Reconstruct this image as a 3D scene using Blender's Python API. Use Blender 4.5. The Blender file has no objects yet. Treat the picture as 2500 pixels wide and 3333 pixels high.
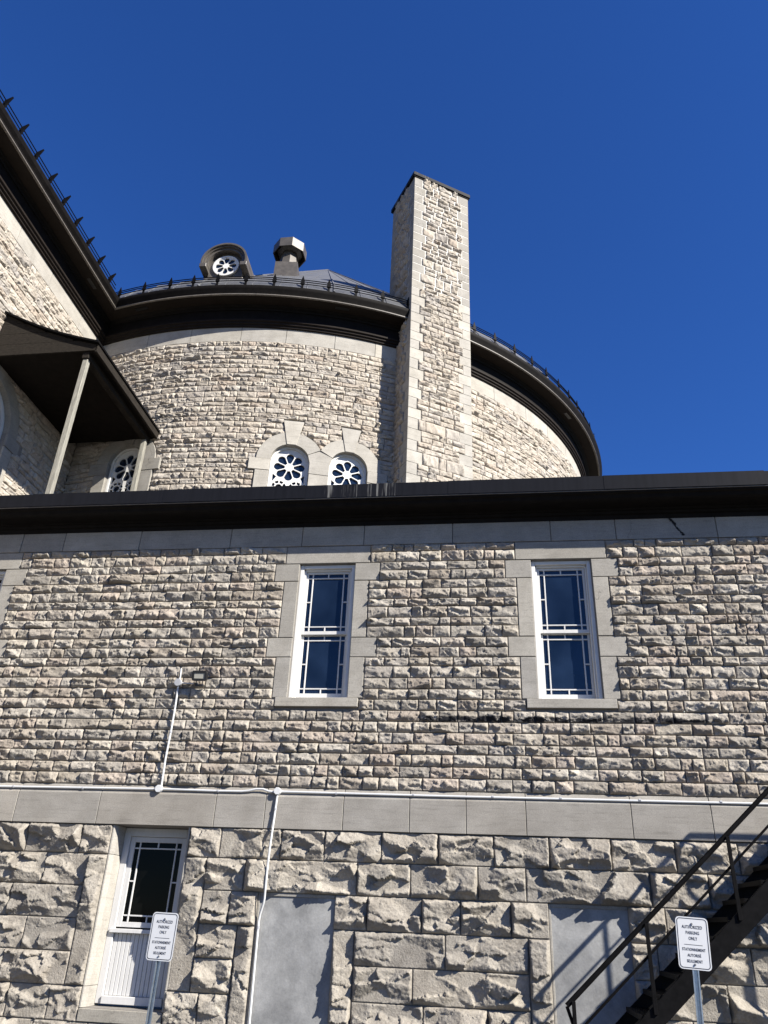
import bpy, bmesh, math, random
import numpy as np
from mathutils import Matrix, Vector

S = bpy.context.scene
COL = S.collection
random.seed(7)
RNG = np.random.default_rng(11)
R = math.radians

# ------------------------------------------------------------------ camera
CAM_POS = np.array([0.0, -12.0, 1.6])
CAM_ROT = np.array([[0.99087, 0.02700, 0.13198],
                    [0.12904, -0.47395, -0.87105],
                    [0.03904, 0.88014, -0.47313]])      # columns: right, up, back
_u, _s, _v = np.linalg.svd(CAM_ROT)
CAM_ROT = _u @ _v
cam_data = bpy.data.cameras.new('camera')
cam_data.sensor_fit = 'VERTICAL'
cam_data.sensor_height = 36.0
cam_data.sensor_width = 27.0
cam_data.lens = 27.0
cam_data.clip_end = 2000.0
cam = bpy.data.objects.new('camera', cam_data)
COL.objects.link(cam)
cm = Matrix.Identity(4)
for i in range(3):
    for j in range(3):
        cm[i][j] = CAM_ROT[i][j]
    cm[i][3] = CAM_POS[i]
cam.matrix_world = cm
S.camera = cam

# ------------------------------------------------------------------ sky and sun
SUN_AZ, SUN_EL = R(61.0), R(35.0)           # azimuth measured from -Y towards +X
to_sun = Vector((math.sin(SUN_AZ) * math.cos(SUN_EL), -math.cos(SUN_AZ) * math.cos(SUN_EL), math.sin(SUN_EL)))
world = bpy.data.worlds.new('World')
S.world = world
world.use_nodes = True
wn = world.node_tree
bg = wn.nodes['Background']
sky = wn.nodes.new('ShaderNodeTexSky')
sky.sky_type = 'NISHITA'
sky.sun_disc = False
sky.sun_elevation = SUN_EL
sky.sun_rotation = math.atan2(to_sun.x, to_sun.y)
sky.altitude = 300.0
sky.air_density = 1.0
sky.dust_density = 0.0
sky.ozone_density = 10.0
hsv = wn.nodes.new('ShaderNodeHueSaturation')
hsv.inputs['Saturation'].default_value = 1.115
hsv.inputs['Hue'].default_value = 0.512
wn.links.new(sky.outputs[0], hsv.inputs['Color'])
wn.links.new(hsv.outputs[0], bg.inputs[0])
bg.inputs[1].default_value = 0.063
sun_data = bpy.data.lights.new('sun', 'SUN')
sun_data.energy = 5.0
sun_data.angle = R(0.5)
sun_data.color = (1.0, 0.95, 0.865)
sun = bpy.data.objects.new('sun', sun_data)
COL.objects.link(sun)
sun.rotation_euler = to_sun.to_track_quat('Z', 'Y').to_euler()
sun.location = (20, -20, 30)
S.view_settings.view_transform = 'Standard'
S.view_settings.look = 'None'
S.view_settings.exposure = 1.4
S.view_settings.gamma = 1.0
S.view_settings.use_curve_mapping = False
S.render.engine = 'CYCLES'

# ------------------------------------------------------------------ materials
def mat(name, build):
    m = bpy.data.materials.new(name)
    m.use_nodes = True
    nt = m.node_tree
    build(nt, nt.nodes['Principled BSDF'])
    return m

def N(nt, t, **kw):
    n = nt.nodes.new(t)
    for k, v in kw.items():
        if k.startswith('i_'):
            n.inputs[k[2:].replace('_', ' ')].default_value = v
        else:
            setattr(n, k, v)
    return n

def L(nt, a, b):
    nt.links.new(a, b)

def noise(nt, scale, detail=4, rough=0.55, vec=None, dims='3D'):
    n = N(nt, 'ShaderNodeTexNoise')
    n.inputs['Scale'].default_value = scale
    n.inputs['Detail'].default_value = detail
    n.inputs['Roughness'].default_value = rough
    if vec is not None:
        L(nt, vec, n.inputs['Vector'])
    return n

def ramp(nt, fac, stops, interp='LINEAR'):
    r = N(nt, 'ShaderNodeValToRGB')
    r.color_ramp.interpolation = interp
    e = r.color_ramp.elements
    while len(e) < len(stops):
        e.new(0.5)
    for el, (p, c) in zip(e, stops):
        el.position = p
        el.color = (*c, 1) if len(c) == 3 else c
    L(nt, fac, r.inputs[0])
    return r

def mix(nt, fac, a, b, mode='MIX'):
    m = N(nt, 'ShaderNodeMix', data_type='RGBA', blend_type=mode)
    for sock, v in ((m.inputs[0], fac), (m.inputs[6], a), (m.inputs[7], b)):
        if hasattr(v, 'links') or hasattr(v, 'is_linked'):
            L(nt, v, sock)
        else:
            sock.default_value = (*v, 1) if isinstance(v, tuple) and len(v) == 3 else v
    return m.outputs[2]

def math_n(nt, op, a, b=None, clamp=False):
    m = N(nt, 'ShaderNodeMath', operation=op, use_clamp=clamp)
    for sock, v in ((m.inputs[0], a), (m.inputs[1], b)):
        if v is None:
            continue
        if hasattr(v, 'is_linked'):
            L(nt, v, sock)
        else:
            sock.default_value = v
    return m.outputs[0]

def bump(nt, b, height, strength, dist, prev=None):
    n = N(nt, 'ShaderNodeBump')
    n.inputs['Strength'].default_value = strength
    n.inputs['Distance'].default_value = dist
    L(nt, height, n.inputs['Height'])
    if prev is not None:
        L(nt, prev, n.inputs['Normal'])
    L(nt, n.outputs[0], b.inputs['Normal'])
    return n.outputs[0]

def wpos(nt):
    return N(nt, 'ShaderNodeNewGeometry').outputs['Position']

def tone_of(nt):
    a = N(nt, 'ShaderNodeAttribute', attribute_type='GEOMETRY', attribute_name='tone').outputs['Fac']
    o = N(nt, 'ShaderNodeObjectInfo').outputs['Random']
    return math_n(nt, 'FRACT', math_n(nt, 'ADD', a, o))

def rock_mat(name, cols, bumpd=0.006, stain=False, gain=1.0):
    def build(nt, b):
        P = wpos(nt)
        t = tone_of(nt)
        c = [tuple(x * gain for x in q) for q in cols]
        n = len(c)
        base = ramp(nt, t, [(i / (n - 1), q) for i, q in enumerate(c)])
        n1 = noise(nt, 5.0, 5, 0.6, P)
        n2 = noise(nt, 38.0, 4, 0.65, P)
        v = mix(nt, 1.0, base.outputs[0], ramp(nt, n1.outputs[0], [(0.28, (0.72, 0.70, 0.68)), (0.72, (1.16, 1.15, 1.13))]).outputs[0], 'MULTIPLY')
        v = mix(nt, 1.0, v, ramp(nt, n2.outputs[0], [(0.3, (0.80, 0.79, 0.78)), (0.7, (1.12, 1.12, 1.12))]).outputs[0], 'MULTIPLY')
        if stain:
            # soot drips along one course under the sills
            sp = N(nt, 'ShaderNodeSeparateXYZ')
            L(nt, P, sp.inputs[0])
            m1 = N(nt, 'ShaderNodeMapping')
            m1.inputs['Scale'].default_value = (5, 5, 9)
            L(nt, P, m1.inputs['Vector'])
            dn = noise(nt, 1.0, 5, 0.7, m1.outputs[0])
            zc = math_n(nt, 'ABSOLUTE', math_n(nt, 'SUBTRACT', sp.outputs[2], math_n(nt, 'ADD', 4.435, math_n(nt, 'MULTIPLY', math_n(nt, 'SUBTRACT', dn.outputs[0], 0.5), 0.05))))
            dz = math_n(nt, 'SUBTRACT', 1.0, math_n(nt, 'DIVIDE', zc, 0.062), True)
            xa = math_n(nt, 'MULTIPLY', math_n(nt, 'ADD', sp.outputs[0], 1.25), 3.0, True)
            xb = math_n(nt, 'MULTIPLY', math_n(nt, 'SUBTRACT', 3.6, sp.outputs[0]), 0.9, True)
            mk = math_n(nt, 'MULTIPLY', math_n(nt, 'MULTIPLY', dz, xa), xb)
            mk = math_n(nt, 'MULTIPLY', mk, ramp(nt, dn.outputs[0], [(0.40, (0, 0, 0)), (0.56, (1, 1, 1))]).outputs[0])
            mk = math_n(nt, 'MULTIPLY', mk, 2.6, True)
            v = mix(nt, mk, v, (0.012, 0.012, 0.014))
        L(nt, v, b.inputs['Base Color'])
        b.inputs['Roughness'].default_value = 0.92
        b.inputs['Specular IOR Level'].default_value = 0.2
        p = bump(nt, b, n2.outputs[0], 0.8, bumpd)
        n3 = noise(nt, 130.0, 3, 0.6, P)
        bump(nt, b, n3.outputs[0], 0.6, bumpd * 0.35, p)
    return mat(name, build)

LIME = [(0.40, 0.368, 0.318), (0.30, 0.286, 0.265), (0.46, 0.43, 0.38), (0.31, 0.28, 0.245), (0.42, 0.372, 0.33), (0.355, 0.338, 0.31), (0.47, 0.445, 0.405), (0.34, 0.322, 0.30)]
M_ROCK = rock_mat('rock_faced_limestone', [(r_ * 1.02, g_, b_ * 0.965) for r_, g_, b_ in LIME], 0.010, True, 0.70)
M_ROCKBIG = rock_mat('rock_faced_foundation_stone', [(0.385, 0.355, 0.305), (0.31, 0.29, 0.258), (0.42, 0.388, 0.335), (0.35, 0.322, 0.28)], 0.014, False, 0.72)
M_ROCKHI = rock_mat('rock_faced_church_stone', [(0.46, 0.41, 0.345), (0.37, 0.345, 0.315), (0.49, 0.45, 0.39), (0.40, 0.36, 0.305), (0.50, 0.46, 0.40), (0.42, 0.36, 0.30)], 0.008, False, 0.78)

def smooth_stone(name, c0, c1, cracks=False):
    def build(nt, b):
        P = wpos(nt)
        t = tone_of(nt)
        base = ramp(nt, t, [(0, c0), (0.5, c1), (1.0, tuple(x * 0.84 for x in c0))])
        n1 = noise(nt, 2.6, 6, 0.6, P)
        v = mix(nt, 1.0, base.outputs[0], ramp(nt, n1.outputs[0], [(0.3, (0.84, 0.83, 0.82)), (0.7, (1.1, 1.1, 1.1))]).outputs[0], 'MULTIPLY')
        mp = N(nt, 'ShaderNodeMapping')
        mp.inputs['Scale'].default_value = (1.2, 1.2, 16.0)
        L(nt, P, mp.inputs['Vector'])
        n2 = noise(nt, 2.0, 6, 0.65, mp.outputs[0])
        v = mix(nt, 1.0, v, ramp(nt, n2.outputs[0], [(0.30, (0.80, 0.80, 0.80)), (0.46, (1, 1, 1)), (0.8, (1.05, 1.05, 1.05))]).outputs[0], 'MULTIPLY')
        n3 = noise(nt, 60.0, 4, 0.7, P)
        v = mix(nt, 1.0, v, ramp(nt, n3.outputs[0], [(0.30, (0.78, 0.78, 0.78)), (0.5, (1, 1, 1)), (0.72, (1.18, 1.18, 1.18))]).outputs[0], 'MULTIPLY')
        if cracks:
            wv = N(nt, 'ShaderNodeVectorMath', operation='MULTIPLY_ADD')
            L(nt, noise(nt, 3.0, 4, 0.6, P).outputs['Color'], wv.inputs[0])
            wv.inputs[1].default_value = (0.5, 0.5, 0.5)
            L(nt, P, wv.inputs[2])
            vo = N(nt, 'ShaderNodeTexVoronoi', feature='DISTANCE_TO_EDGE')
            vo.inputs['Scale'].default_value = 1.1
            L(nt, wv.outputs[0], vo.inputs['Vector'])
            ln = math_n(nt, 'LESS_THAN', vo.outputs['Distance'], 0.0035)
            mk = ramp(nt, noise(nt, 0.9, 3, 0.5, P).outputs[0], [(0.56, (0, 0, 0)), (0.64, (0.75, 0.75, 0.75))]).outputs[0]
            v = mix(nt, math_n(nt, 'MULTIPLY', ln, mk), v, (0.05, 0.045, 0.04))
            sp = N(nt, 'ShaderNodeSeparateXYZ')
            L(nt, P, sp.inputs[0])
            wob = math_n(nt, 'MULTIPLY', math_n(nt, 'SUBTRACT', noise(nt, 9.0, 4, 0.7, P).outputs[0], 0.5), 0.16)
            lx = math_n(nt, 'ADD', 3.12, math_n(nt, 'MULTIPLY', math_n(nt, 'SUBTRACT', 7.72, sp.outputs[2]), 0.62))
            dl = math_n(nt, 'ABSOLUTE', math_n(nt, 'ADD', math_n(nt, 'SUBTRACT', sp.outputs[0], lx), wob))
            sk = math_n(nt, 'MULTIPLY', math_n(nt, 'MULTIPLY', math_n(nt, 'SUBTRACT', 1.0, math_n(nt, 'DIVIDE', dl, 0.034), True), 1.5, True), math_n(nt, 'GREATER_THAN', sp.outputs[2], 7.5))
            v = mix(nt, sk, v, (0.008, 0.008, 0.009))
            ch = ramp(nt, noise(nt, 11.0, 3, 0.5, P).outputs[0], [(0.77, (0, 0, 0)), (0.80, (0.6, 0.6, 0.6))]).outputs[0]
            v = mix(nt, ch, v, (0.10, 0.095, 0.09))
        L(nt, v, b.inputs['Base Color'])
        b.inputs['Roughness'].default_value = 0.88
        b.inputs['Specular IOR Level'].default_value = 0.2
        p = bump(nt, b, n3.outputs[0], 0.35, 0.003)
        bump(nt, b, n2.outputs[0], 0.25, 0.004, p)
    return mat(name, build)

M_DRESS = smooth_stone('dressed_grey_limestone', (0.268, 0.251, 0.218), (0.225, 0.213, 0.192), True)
M_BELT = smooth_stone('belt_limestone', (0.248, 0.230, 0.202), (0.212, 0.200, 0.180))
M_PALE = smooth_stone('pale_church_ashlar', (0.35, 0.328, 0.285), (0.285, 0.27, 0.242))

def simple(name, col, rough=0.6, nscale=8.0, var=0.25, metal=0.0, bumps=0.002, spec=0.5, stretch=None, dark=None, dark_at=0.62):
    def build(nt, b):
        P = wpos(nt)
        vec = P
        if stretch:
            mp = N(nt, 'ShaderNodeMapping')
            mp.inputs['Scale'].default_value = stretch
            L(nt, P, mp.inputs['Vector'])
            vec = mp.outputs[0]
        n1 = noise(nt, nscale, 6, 0.65, vec)
        lo, hi = 1 - var, 1 + var
        v = mix(nt, 1.0, tuple(col), ramp(nt, n1.outputs[0], [(0.3, (lo,) * 3), (0.7, (hi,) * 3)]).outputs[0], 'MULTIPLY')
        if dark:
            n2 = noise(nt, nscale * 2.3, 6, 0.7, vec)
            v = mix(nt, ramp(nt, n2.outputs[0], [(dark_at, (0, 0, 0)), (dark_at + 0.05, (1, 1, 1))]).outputs[0], v, tuple(dark))
        L(nt, v, b.inputs['Base Color'])
        b.inputs['Roughness'].default_value = rough
        b.inputs['Metallic'].default_value = metal
        b.inputs['Specular IOR Level'].default_value = spec
        if bumps:
            bump(nt, b, n1.outputs[0], 0.4, bumps)
    return mat(name, build)

M_MORTAR = simple('mortar', (0.155, 0.143, 0.128), 0.95, 30, 0.2)
M_MORTARW = simple('pale_chimney_mortar', (0.44, 0.425, 0.39), 0.95, 30, 0.12)
M_BLACK = simple('black_brown_paint', (0.007, 0.006, 0.0055), 0.65, 6, 0.35, bumps=0.002, spec=0.07)
M_SOFFIT = simple('brown_soffit_paint', (0.016, 0.0125, 0.0105), 0.65, 4, 0.2, spec=0.08)
M_GUTLIP = simple('worn_gutter_lip', (0.10, 0.088, 0.075), 0.55, 9, 0.3)
def flashing(nt, b):
    P = wpos(nt)
    mp = N(nt, 'ShaderNodeMapping')
    mp.inputs['Scale'].default_value = (9, 1, 0.5)
    L(nt, P, mp.inputs['Vector'])
    n1 = noise(nt, 1.5, 5, 0.65, mp.outputs[0])
    n2 = noise(nt, 0.7, 3, 0.5, P)
    v = mix(nt, 1.0, (0.0078, 0.0082, 0.0105), ramp(nt, n1.outputs[0], [(0.3, (0.8,) * 3), (0.72, (1.25,) * 3)]).outputs[0], 'MULTIPLY')
    sp = N(nt, 'ShaderNodeSeparateXYZ')
    L(nt, P, sp.inputs[0])
    band = math_n(nt, 'MULTIPLY', math_n(nt, 'GREATER_THAN', sp.outputs[0], -2.8), math_n(nt, 'LESS_THAN', sp.outputs[0], -1.55))
    m2 = N(nt, 'ShaderNodeMapping')
    m2.inputs['Scale'].default_value = (13, 1, 0.7)
    L(nt, P, m2.inputs['Vector'])
    st = ramp(nt, noise(nt, 1.0, 4, 0.7, m2.outputs[0]).outputs[0], [(0.52, (0, 0, 0)), (0.68, (1, 1, 1))])
    v = mix(nt, math_n(nt, 'MULTIPLY', math_n(nt, 'MULTIPLY', band, st.outputs[0]), 0.8), v, (0.16, 0.158, 0.15))
    L(nt, v, b.inputs['Base Color'])
    b.inputs['Roughness'].default_value = 0.5
    b.inputs['Specular IOR Level'].default_value = 0.06
    bump(nt, b, n2.outputs[0], 0.5, 0.02)
M_FLASH = mat('charcoal_metal_flashing', flashing)
M_TIN = simple('grey_standing_seam_tin', (0.085, 0.087, 0.092), 0.5, 3, 0.25, metal=0.0, spec=0.35)
M_DORM = simple('brown_dormer_metal', (0.075, 0.066, 0.056), 0.5, 5, 0.3, metal=0.2)
M_WHITE = simple('white_window_paint', (0.52, 0.512, 0.49), 0.55, 9, 0.05, bumps=0.002)
M_WORN = simple('peeling_white_paint', (0.45, 0.442, 0.425), 0.6, 7, 0.07, bumps=0.003, stretch=(1, 1, 0.35), dark=(0.16, 0.145, 0.125), dark_at=0.685)
M_DOORP = simple('old_door_paint', (0.42, 0.415, 0.405), 0.6, 9, 0.07, bumps=0.003, stretch=(1.6, 1.6, 0.25), dark=(0.10, 0.09, 0.08), dark_at=0.70)
M_WOOD = simple('weathered_dark_wood', (0.018, 0.015, 0.012), 0.9, 3.2, 0.55, bumps=0.006, spec=0.1, stretch=(4, 1, 14), dark=(0.085, 0.085, 0.06), dark_at=0.64)
M_WOODG = simple('silvered_wood', (0.19, 0.18, 0.15), 0.85, 3.0, 0.4, bumps=0.006, stretch=(14, 14, 1.6), dark=(0.06, 0.05, 0.04), dark_at=0.62)
M_CEIL = simple('dark_ceiling_boards', (0.010, 0.008, 0.0065), 0.9, 6, 0.3, spec=0.08)
M_IRON = simple('black_iron_paint', (0.0042, 0.004, 0.0042), 0.55, 12, 0.4, bumps=0.002, spec=0.05, dark=(0.05, 0.036, 0.03), dark_at=0.76)
def plaster(nt, b):
    P = wpos(nt)
    n1, n2, n3 = noise(nt, 1.6, 6, 0.6, P), noise(nt, 5.5, 5, 0.65, P), noise(nt, 45.0, 4, 0.6, P)
    v = mix(nt, 1.0, (0.212, 0.213, 0.211), ramp(nt, n1.outputs[0], [(0.30, (0.66, 0.66, 0.67)), (0.5, (0.98, 0.98, 0.98)), (0.70, (1.28, 1.27, 1.25))]).outputs[0], 'MULTIPLY')
    v = mix(nt, 1.0, v, ramp(nt, n2.outputs[0], [(0.3, (0.84, 0.84, 0.84)), (0.7, (1.12, 1.12, 1.12))]).outputs[0], 'MULTIPLY')
    v = mix(nt, 1.0, v, ramp(nt, n3.outputs[0], [(0.25, (0.88, 0.88, 0.88)), (0.75, (1.08, 1.08, 1.08))]).outputs[0], 'MULTIPLY')
    L(nt, v, b.inputs['Base Color'])
    b.inputs['Roughness'].default_value = 0.9
    b.inputs['Specular IOR Level'].default_value = 0.2
    p = bump(nt, b, n2.outputs[0], 0.5, 0.012)
    bump(nt, b, n3.outputs[0], 0.4, 0.002, p)
M_PLASTER = mat('grey_cement_render', plaster)
M_PVC = simple('white_conduit', (0.46, 0.465, 0.465), 0.35, 20, 0.05, bumps=0)
M_BOX = simple('grey_junction_box', (0.27, 0.275, 0.29), 0.5, 20, 0.08, bumps=0)
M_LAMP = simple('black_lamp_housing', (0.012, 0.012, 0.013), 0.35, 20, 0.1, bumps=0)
M_LENS = simple('beige_lamp_lens', (0.30, 0.29, 0.25), 0.25, 20, 0.05, bumps=0)
M_SIGN = simple('white_sign_sheet', (0.49, 0.495, 0.50), 0.35, 20, 0.02, bumps=0)
M_INK = simple('black_sign_ink', (0.014, 0.014, 0.022), 0.4, 20, 0.05, bumps=0)
M_GALV = simple('galvanised_steel', (0.40, 0.44, 0.47), 0.32, 18, 0.18, metal=0.85, bumps=0)
M_BOLT = simple('dull_bolt', (0.24, 0.24, 0.24), 0.45, 20, 0.1, metal=0.7, bumps=0)
M_ASPH = simple('asphalt', (0.07, 0.066, 0.06), 0.95, 22, 0.3, bumps=0.01)

def glass_build(col, spec=0.5):
    def build(nt, b):
        P = wpos(nt)
        n1 = noise(nt, 1.6, 2, 0.5, P)
        L(nt, mix(nt, 1.0, col, ramp(nt, n1.outputs[0], [(0.3, (0.5,) * 3), (0.7, (1.5,) * 3)]).outputs[0], 'MULTIPLY'), b.inputs['Base Color'])
        b.inputs['Roughness'].default_value = 0.03
        b.inputs['Specular IOR Level'].default_value = spec
        bump(nt, b, n1.outputs[0], 0.06, 0.02)
    return build
M_GLASS = mat('dark_window_glass', glass_build((0.006, 0.011, 0.022), 0.55))
M_GLASSB = mat('black_door_glass', glass_build((0.002, 0.002, 0.002), 0.08))

# ------------------------------------------------------------------ object helpers
def tag(o, label=None, cat=None, group=None, kind=None):
    if label: o['label'] = label
    if cat: o['category'] = cat
    if group: o['group'] = group
    if kind: o['kind'] = kind
    return o

def thing(name, label, cat, loc=(0, 0, 0), group=None):
    o = bpy.data.objects.new(name, None)
    o.empty_display_size = 0.3
    COL.objects.link(o)
    o.location = loc
    return tag(o, label, cat, group)

def attach(o, parent):
    if parent is not None:
        o.parent = parent
        root = parent
        while root.parent is not None:
            root = root.parent
        if parent is root:
            o.matrix_parent_inverse = Matrix.Translation(-Vector(root.location))
    return o

def mesh_np(name, V, F):
    """V (n,3) floats, F (m,k) ints with one k for all faces."""
    me = bpy.data.meshes.new(name)
    V = np.ascontiguousarray(V, dtype=np.float32)
    F = np.ascontiguousarray(F, dtype=np.int32)
    k = F.shape[1]
    me.vertices.add(len(V))
    me.vertices.foreach_set('co', V.ravel())
    me.loops.add(F.size)
    me.loops.foreach_set('vertex_index', F.ravel())
    me.polygons.add(len(F))
    me.polygons.foreach_set('loop_start', np.arange(0, F.size, k, dtype=np.int32))
    me.update(calc_edges=True)
    me.validate()
    return me

class MB:
    """collects boxes, prisms and tubes into one mesh"""
    def __init__(self):
        self.v, self.f = [], []
    def add(self, V, F):
        o = len(self.v)
        self.v += [tuple(map(float, p)) for p in V]
        self.f += [tuple(int(i) + o for i in q) for q in F]
        return self
    def box(self, x0, x1, y0, y1, z0, z1, M=None):
        V = [(x, y, z) for z in (z0, z1) for y in (y0, y1) for x in (x0, x1)]
        if M is not None:
            V = [tuple(M @ Vector(p)) for p in V]
        F = [(0, 2, 3, 1), (4, 5, 7, 6), (0, 1, 5, 4), (1, 3, 7, 5), (3, 2, 6, 7), (2, 0, 4, 6)]
        return self.add(V, F)
    def prism(self, poly, ax, a0, a1, M=None):
        """poly: list of 2D points, extruded along axis ax from a0 to a1"""
        def p3(p, a):
            return {'x': (a, p[0], p[1]), 'y': (p[0], a, p[1]), 'z': (p[0], p[1], a)}[ax]
        n = len(poly)
        V = [p3(p, a0) for p in poly] + [p3(p, a1) for p in poly]
        if M is not None:
            V = [tuple(M @ Vector(p)) for p in V]
        F = [tuple(range(n)), tuple(range(2 * n - 1, n - 1, -1))]
        F += [(i, i + n, (i + 1) % n + n, (i + 1) % n) for i in range(n)]
        return self.add(V, F)
    def tube(self, pts, r, n=8, r1=None):
        pts = [Vector(p) for p in pts]
        V = []
        prev = None
        for i, p in enumerate(pts):
            a = pts[max(i - 1, 0)]
            c = pts[min(i + 1, len(pts) - 1)]
            d = (c - a).normalized()
            if prev is None:
                u = d.orthogonal().normalized()
            else:
                u = (prev - d * prev.dot(d)).normalized()
            prev = u
            w = d.cross(u)
            rr = r if r1 is None else r + (r1 - r) * i / (len(pts) - 1)
            V += [p + (u * math.cos(2 * math.pi * k / n) + w * math.sin(2 * math.pi * k / n)) * rr for k in range(n)]
        F = []
        for i in range(len(pts) - 1):
            F += [(i * n + k, i * n + (k + 1) % n, (i + 1) * n + (k + 1) % n, (i + 1) * n + k) for k in range(n)]
        F += [tuple(range(n - 1, -1, -1)), tuple(range((len(pts) - 1) * n, len(pts) * n))]
        return self.add(V, F)
    def build(self, name, m, parent=None, bevel=0.0, smooth=False, M=None):
        me = bpy.data.meshes.new(name)
        me.from_pydata(self.v, [], self.f)
        bm = bmesh.new()
        bm.from_mesh(me)
        bmesh.ops.recalc_face_normals(bm, faces=bm.faces)
        if bevel:
            es = [e for e in bm.edges if len(e.link_faces) == 2 and e.calc_face_angle(0) > 0.6]
            bmesh.ops.bevel(bm, geom=es, offset=bevel, segments=1, affect='EDGES', clamp_overlap=True)
        bm.to_mesh(me)
        bm.free()
        if smooth:
            me.polygons.foreach_set('use_smooth', [True] * len(me.polygons))
            me.set_sharp_from_angle(angle=R(40))
        me.materials.append(m)
        o = bpy.data.objects.new(name, me)
        COL.objects.link(o)
        if M is not None:
            o.matrix_world = M
        return attach(o, parent)

def box(name, m, parent, x0, x1, y0, y1, z0, z1, bevel=0.0, M=None):
    return MB().box(x0, x1, y0, y1, z0, z1, M).build(name, m, parent, bevel)

def rough_block(name, m, parent, x0, x1, y0, y1, z0, z1, M=None, j=0.004):
    """dressed block with a slightly worn outline"""
    o = box(name, m, parent, x0 + 0.005, x1 - 0.005, y0 + random.uniform(-j, j), y1, z0 + 0.004, z1 - 0.004, 0.006, M)
    return o

# ------------------------------------------------------------------ rock-faced stones
def vnoise(x, y, seed):
    xi = np.floor(x).astype(np.int64)
    yi = np.floor(y).astype(np.int64)
    xf, yf = x - xi, y - yi
    def h(a, b):
        n = (a * 374761393 + b * 668265263 + seed * 974711) & 0x7fffffff
        n = ((n ^ (n >> 13)) * 1274126177) & 0x7fffffff
        return ((n ^ (n >> 16)) & 0xffff) / 65535.0
    sx, sy = xf * xf * (3 - 2 * xf), yf * yf * (3 - 2 * yf)
    return (h(xi, yi) * (1 - sx) + h(xi + 1, yi) * sx) * (1 - sy) + (h(xi, yi + 1) * (1 - sx) + h(xi + 1, yi + 1) * sx) * sy

def fbm(x, y, seed, octs=3):
    s, a = 0, 0.5
    for i in range(octs):
        s = s + a * (vnoise(x, y, seed + 17 * i) - 0.5) * 2
        x, y, a = x * 2.03, y * 2.03, a * 0.5
    return s

_TOPO = {}
def topo(nx, nz):
    if (nx, nz) not in _TOPO:
        i, j = np.meshgrid(np.arange(nx), np.arange(nz), indexing='ij')
        a = (i * (nz + 1) + j).ravel()
        b = a + nz + 1
        F = np.stack([a, b, b + 1, a + 1], 1)
        flip = RNG.random(len(F)) < 0.5
        T = np.where(flip[:, None, None], np.stack([F[:, [0, 1, 2]], F[:, [0, 2, 3]]], 1), np.stack([F[:, [0, 1, 3]], F[:, [1, 2, 3]]], 1)).reshape(-1, 3)
        ring = [(k, 0) for k in range(nx)] + [(nx, k) for k in range(nz)] + [(k, nz) for k in range(nx, 0, -1)] + [(0, k) for k in range(nz, 0, -1)]
        ring = np.array([p * (nz + 1) + q for p, q in ring])
        n0 = (nx + 1) * (nz + 1)
        m = len(ring)
        k = np.arange(m)
        k2 = (k + 1) % m
        T2 = np.concatenate([np.stack([ring[k2], ring[k], n0 + k], 1), np.stack([ring[k2], n0 + k, n0 + k2], 1)])
        _TOPO[(nx, nz)] = (np.concatenate([T, T2]), ring)
    return _TOPO[(nx, nz)]

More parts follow.
